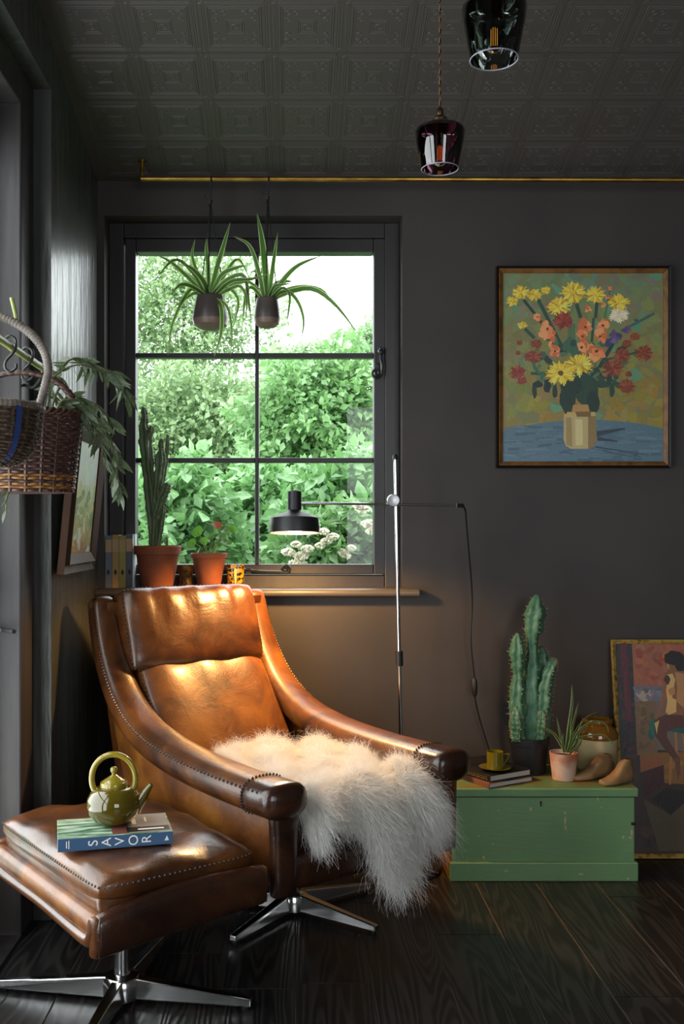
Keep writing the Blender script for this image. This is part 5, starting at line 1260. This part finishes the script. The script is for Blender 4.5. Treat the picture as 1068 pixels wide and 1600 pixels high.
def plant(name, label, cat, px, Y, rpx, ry, n, size, m, shell=.55, core=.8, trunk=True, own_leaves=0, group='plants outside the window', branches=5, twig=.012):
    c = at(px[0], px[1], Y); k_ = Y/F; rad = (rpx[0]*k_, ry, rpx[1]*k_)
    root = empty(name, (c.x, c.y, -.35), label, cat, group)
    V, T, p, ax, nn, s = leaf_cloud(n, c, rad, size, shell)
    o = np_mesh('foliage', V, T, m, root); o['kind'] = 'stuff'
    if core:  # solid body closing leaf gaps, inner shade put into its dark green
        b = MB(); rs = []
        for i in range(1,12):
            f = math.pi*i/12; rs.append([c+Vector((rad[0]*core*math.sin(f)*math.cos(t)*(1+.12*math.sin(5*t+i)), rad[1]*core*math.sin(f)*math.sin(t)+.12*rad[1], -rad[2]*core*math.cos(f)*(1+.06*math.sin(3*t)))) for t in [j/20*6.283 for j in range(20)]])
        b.rings(rs).build('foliage_core', m_core, root, smooth=60)
    if trunk:
        base = Vector((c.x, c.y, -.35)); MB().tube(crom([base, base.lerp(c,.5)+Vector((.05,0,0)), c+Vector((0,0,rad[2]*.5))], 14), [twig*3*(1-.7*i/13) for i in range(14)], 8).build('trunk', m_trunk, root, smooth=60)
        for q in range(branches):
            a = q*2.4; e = c+Vector((rad[0]*.85*math.cos(a), -rad[1]*.8*abs(math.sin(a*1.3)), rad[2]*.75*math.sin(a*.9))); s0 = base.lerp(c, .75)
            MB().tube(crom([s0, s0.lerp(e,.5)+Vector((0,0,.08)), e], 10), [twig*(1-.75*i/9) for i in range(10)], 6).build('branch', m_trunk, root, smooth=60)
    if own_leaves:
        src = None; Vl = leaf_cloud(own_leaves, c+Vector((0,-rad[1]*.06,0)), rad, size*1.15, .93)[2:]
        for i in range(own_leaves):
            p_, a_, n_, s_ = Vl[0][i], Vl[1][i], Vl[2][i], float(Vl[3][i][0])
            if src is None:
                b = MB().add([(0,0,0),(.3,-.26,.05),(.3,0,0),(.3,.26,.05),(.62,-.26,.05),(.65,0,0),(.62,.26,.05),(1,0,-.06)], [(0,2,1),(0,3,2),(1,2,5,4),(2,3,6,5),(4,5,7),(5,6,7)])
                src = b.build('leaf', m, root, smooth=0, local=True); o = src
            else: o = shared('leaf', src, root, (0,0,0))
            o.location = Vector(p_)-Vector((c.x,c.y,-.35)); M_ = Matrix((Vector(a_), Vector(n_).cross(Vector(a_)), Vector(n_))).transposed(); o.rotation_euler = M_.to_euler(); o.scale = (s_*1.25,)*3
    return root, c, rad
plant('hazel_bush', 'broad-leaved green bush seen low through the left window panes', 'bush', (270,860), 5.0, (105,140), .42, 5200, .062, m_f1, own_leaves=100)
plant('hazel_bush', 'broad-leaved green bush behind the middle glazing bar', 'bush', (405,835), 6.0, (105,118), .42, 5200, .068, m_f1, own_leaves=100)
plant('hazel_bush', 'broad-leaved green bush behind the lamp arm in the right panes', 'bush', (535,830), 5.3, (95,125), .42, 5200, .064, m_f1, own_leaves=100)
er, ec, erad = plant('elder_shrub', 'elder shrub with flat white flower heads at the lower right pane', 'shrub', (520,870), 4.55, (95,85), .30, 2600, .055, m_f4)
for x, y, r_ in ((480,857,10),(470,868,12),(462,850,7),(510,845,8),(520,838,9),(500,852,7),(536,862,9),(548,856,7),(566,795,11),(576,818,12),(560,790,8),(580,830,8),(465,880,14),(450,862,10),(505,830,8),(540,868,7)):
    p = at(x, y, 4.55-.30-.03); b = MB(); rr_ = r_/F*4.3
    for j in range(46):
        a = j*2.4; q = rr_*math.sqrt(j/46); b.beads([p+Vector((q*math.cos(a), random.uniform(-.008,.008)+.3*q*math.sin(a), .45*q*math.sin(a)+.006*math.cos(q/rr_*2)))], .0075)
    b.build('flower_head', m_elder, er, smooth=0)
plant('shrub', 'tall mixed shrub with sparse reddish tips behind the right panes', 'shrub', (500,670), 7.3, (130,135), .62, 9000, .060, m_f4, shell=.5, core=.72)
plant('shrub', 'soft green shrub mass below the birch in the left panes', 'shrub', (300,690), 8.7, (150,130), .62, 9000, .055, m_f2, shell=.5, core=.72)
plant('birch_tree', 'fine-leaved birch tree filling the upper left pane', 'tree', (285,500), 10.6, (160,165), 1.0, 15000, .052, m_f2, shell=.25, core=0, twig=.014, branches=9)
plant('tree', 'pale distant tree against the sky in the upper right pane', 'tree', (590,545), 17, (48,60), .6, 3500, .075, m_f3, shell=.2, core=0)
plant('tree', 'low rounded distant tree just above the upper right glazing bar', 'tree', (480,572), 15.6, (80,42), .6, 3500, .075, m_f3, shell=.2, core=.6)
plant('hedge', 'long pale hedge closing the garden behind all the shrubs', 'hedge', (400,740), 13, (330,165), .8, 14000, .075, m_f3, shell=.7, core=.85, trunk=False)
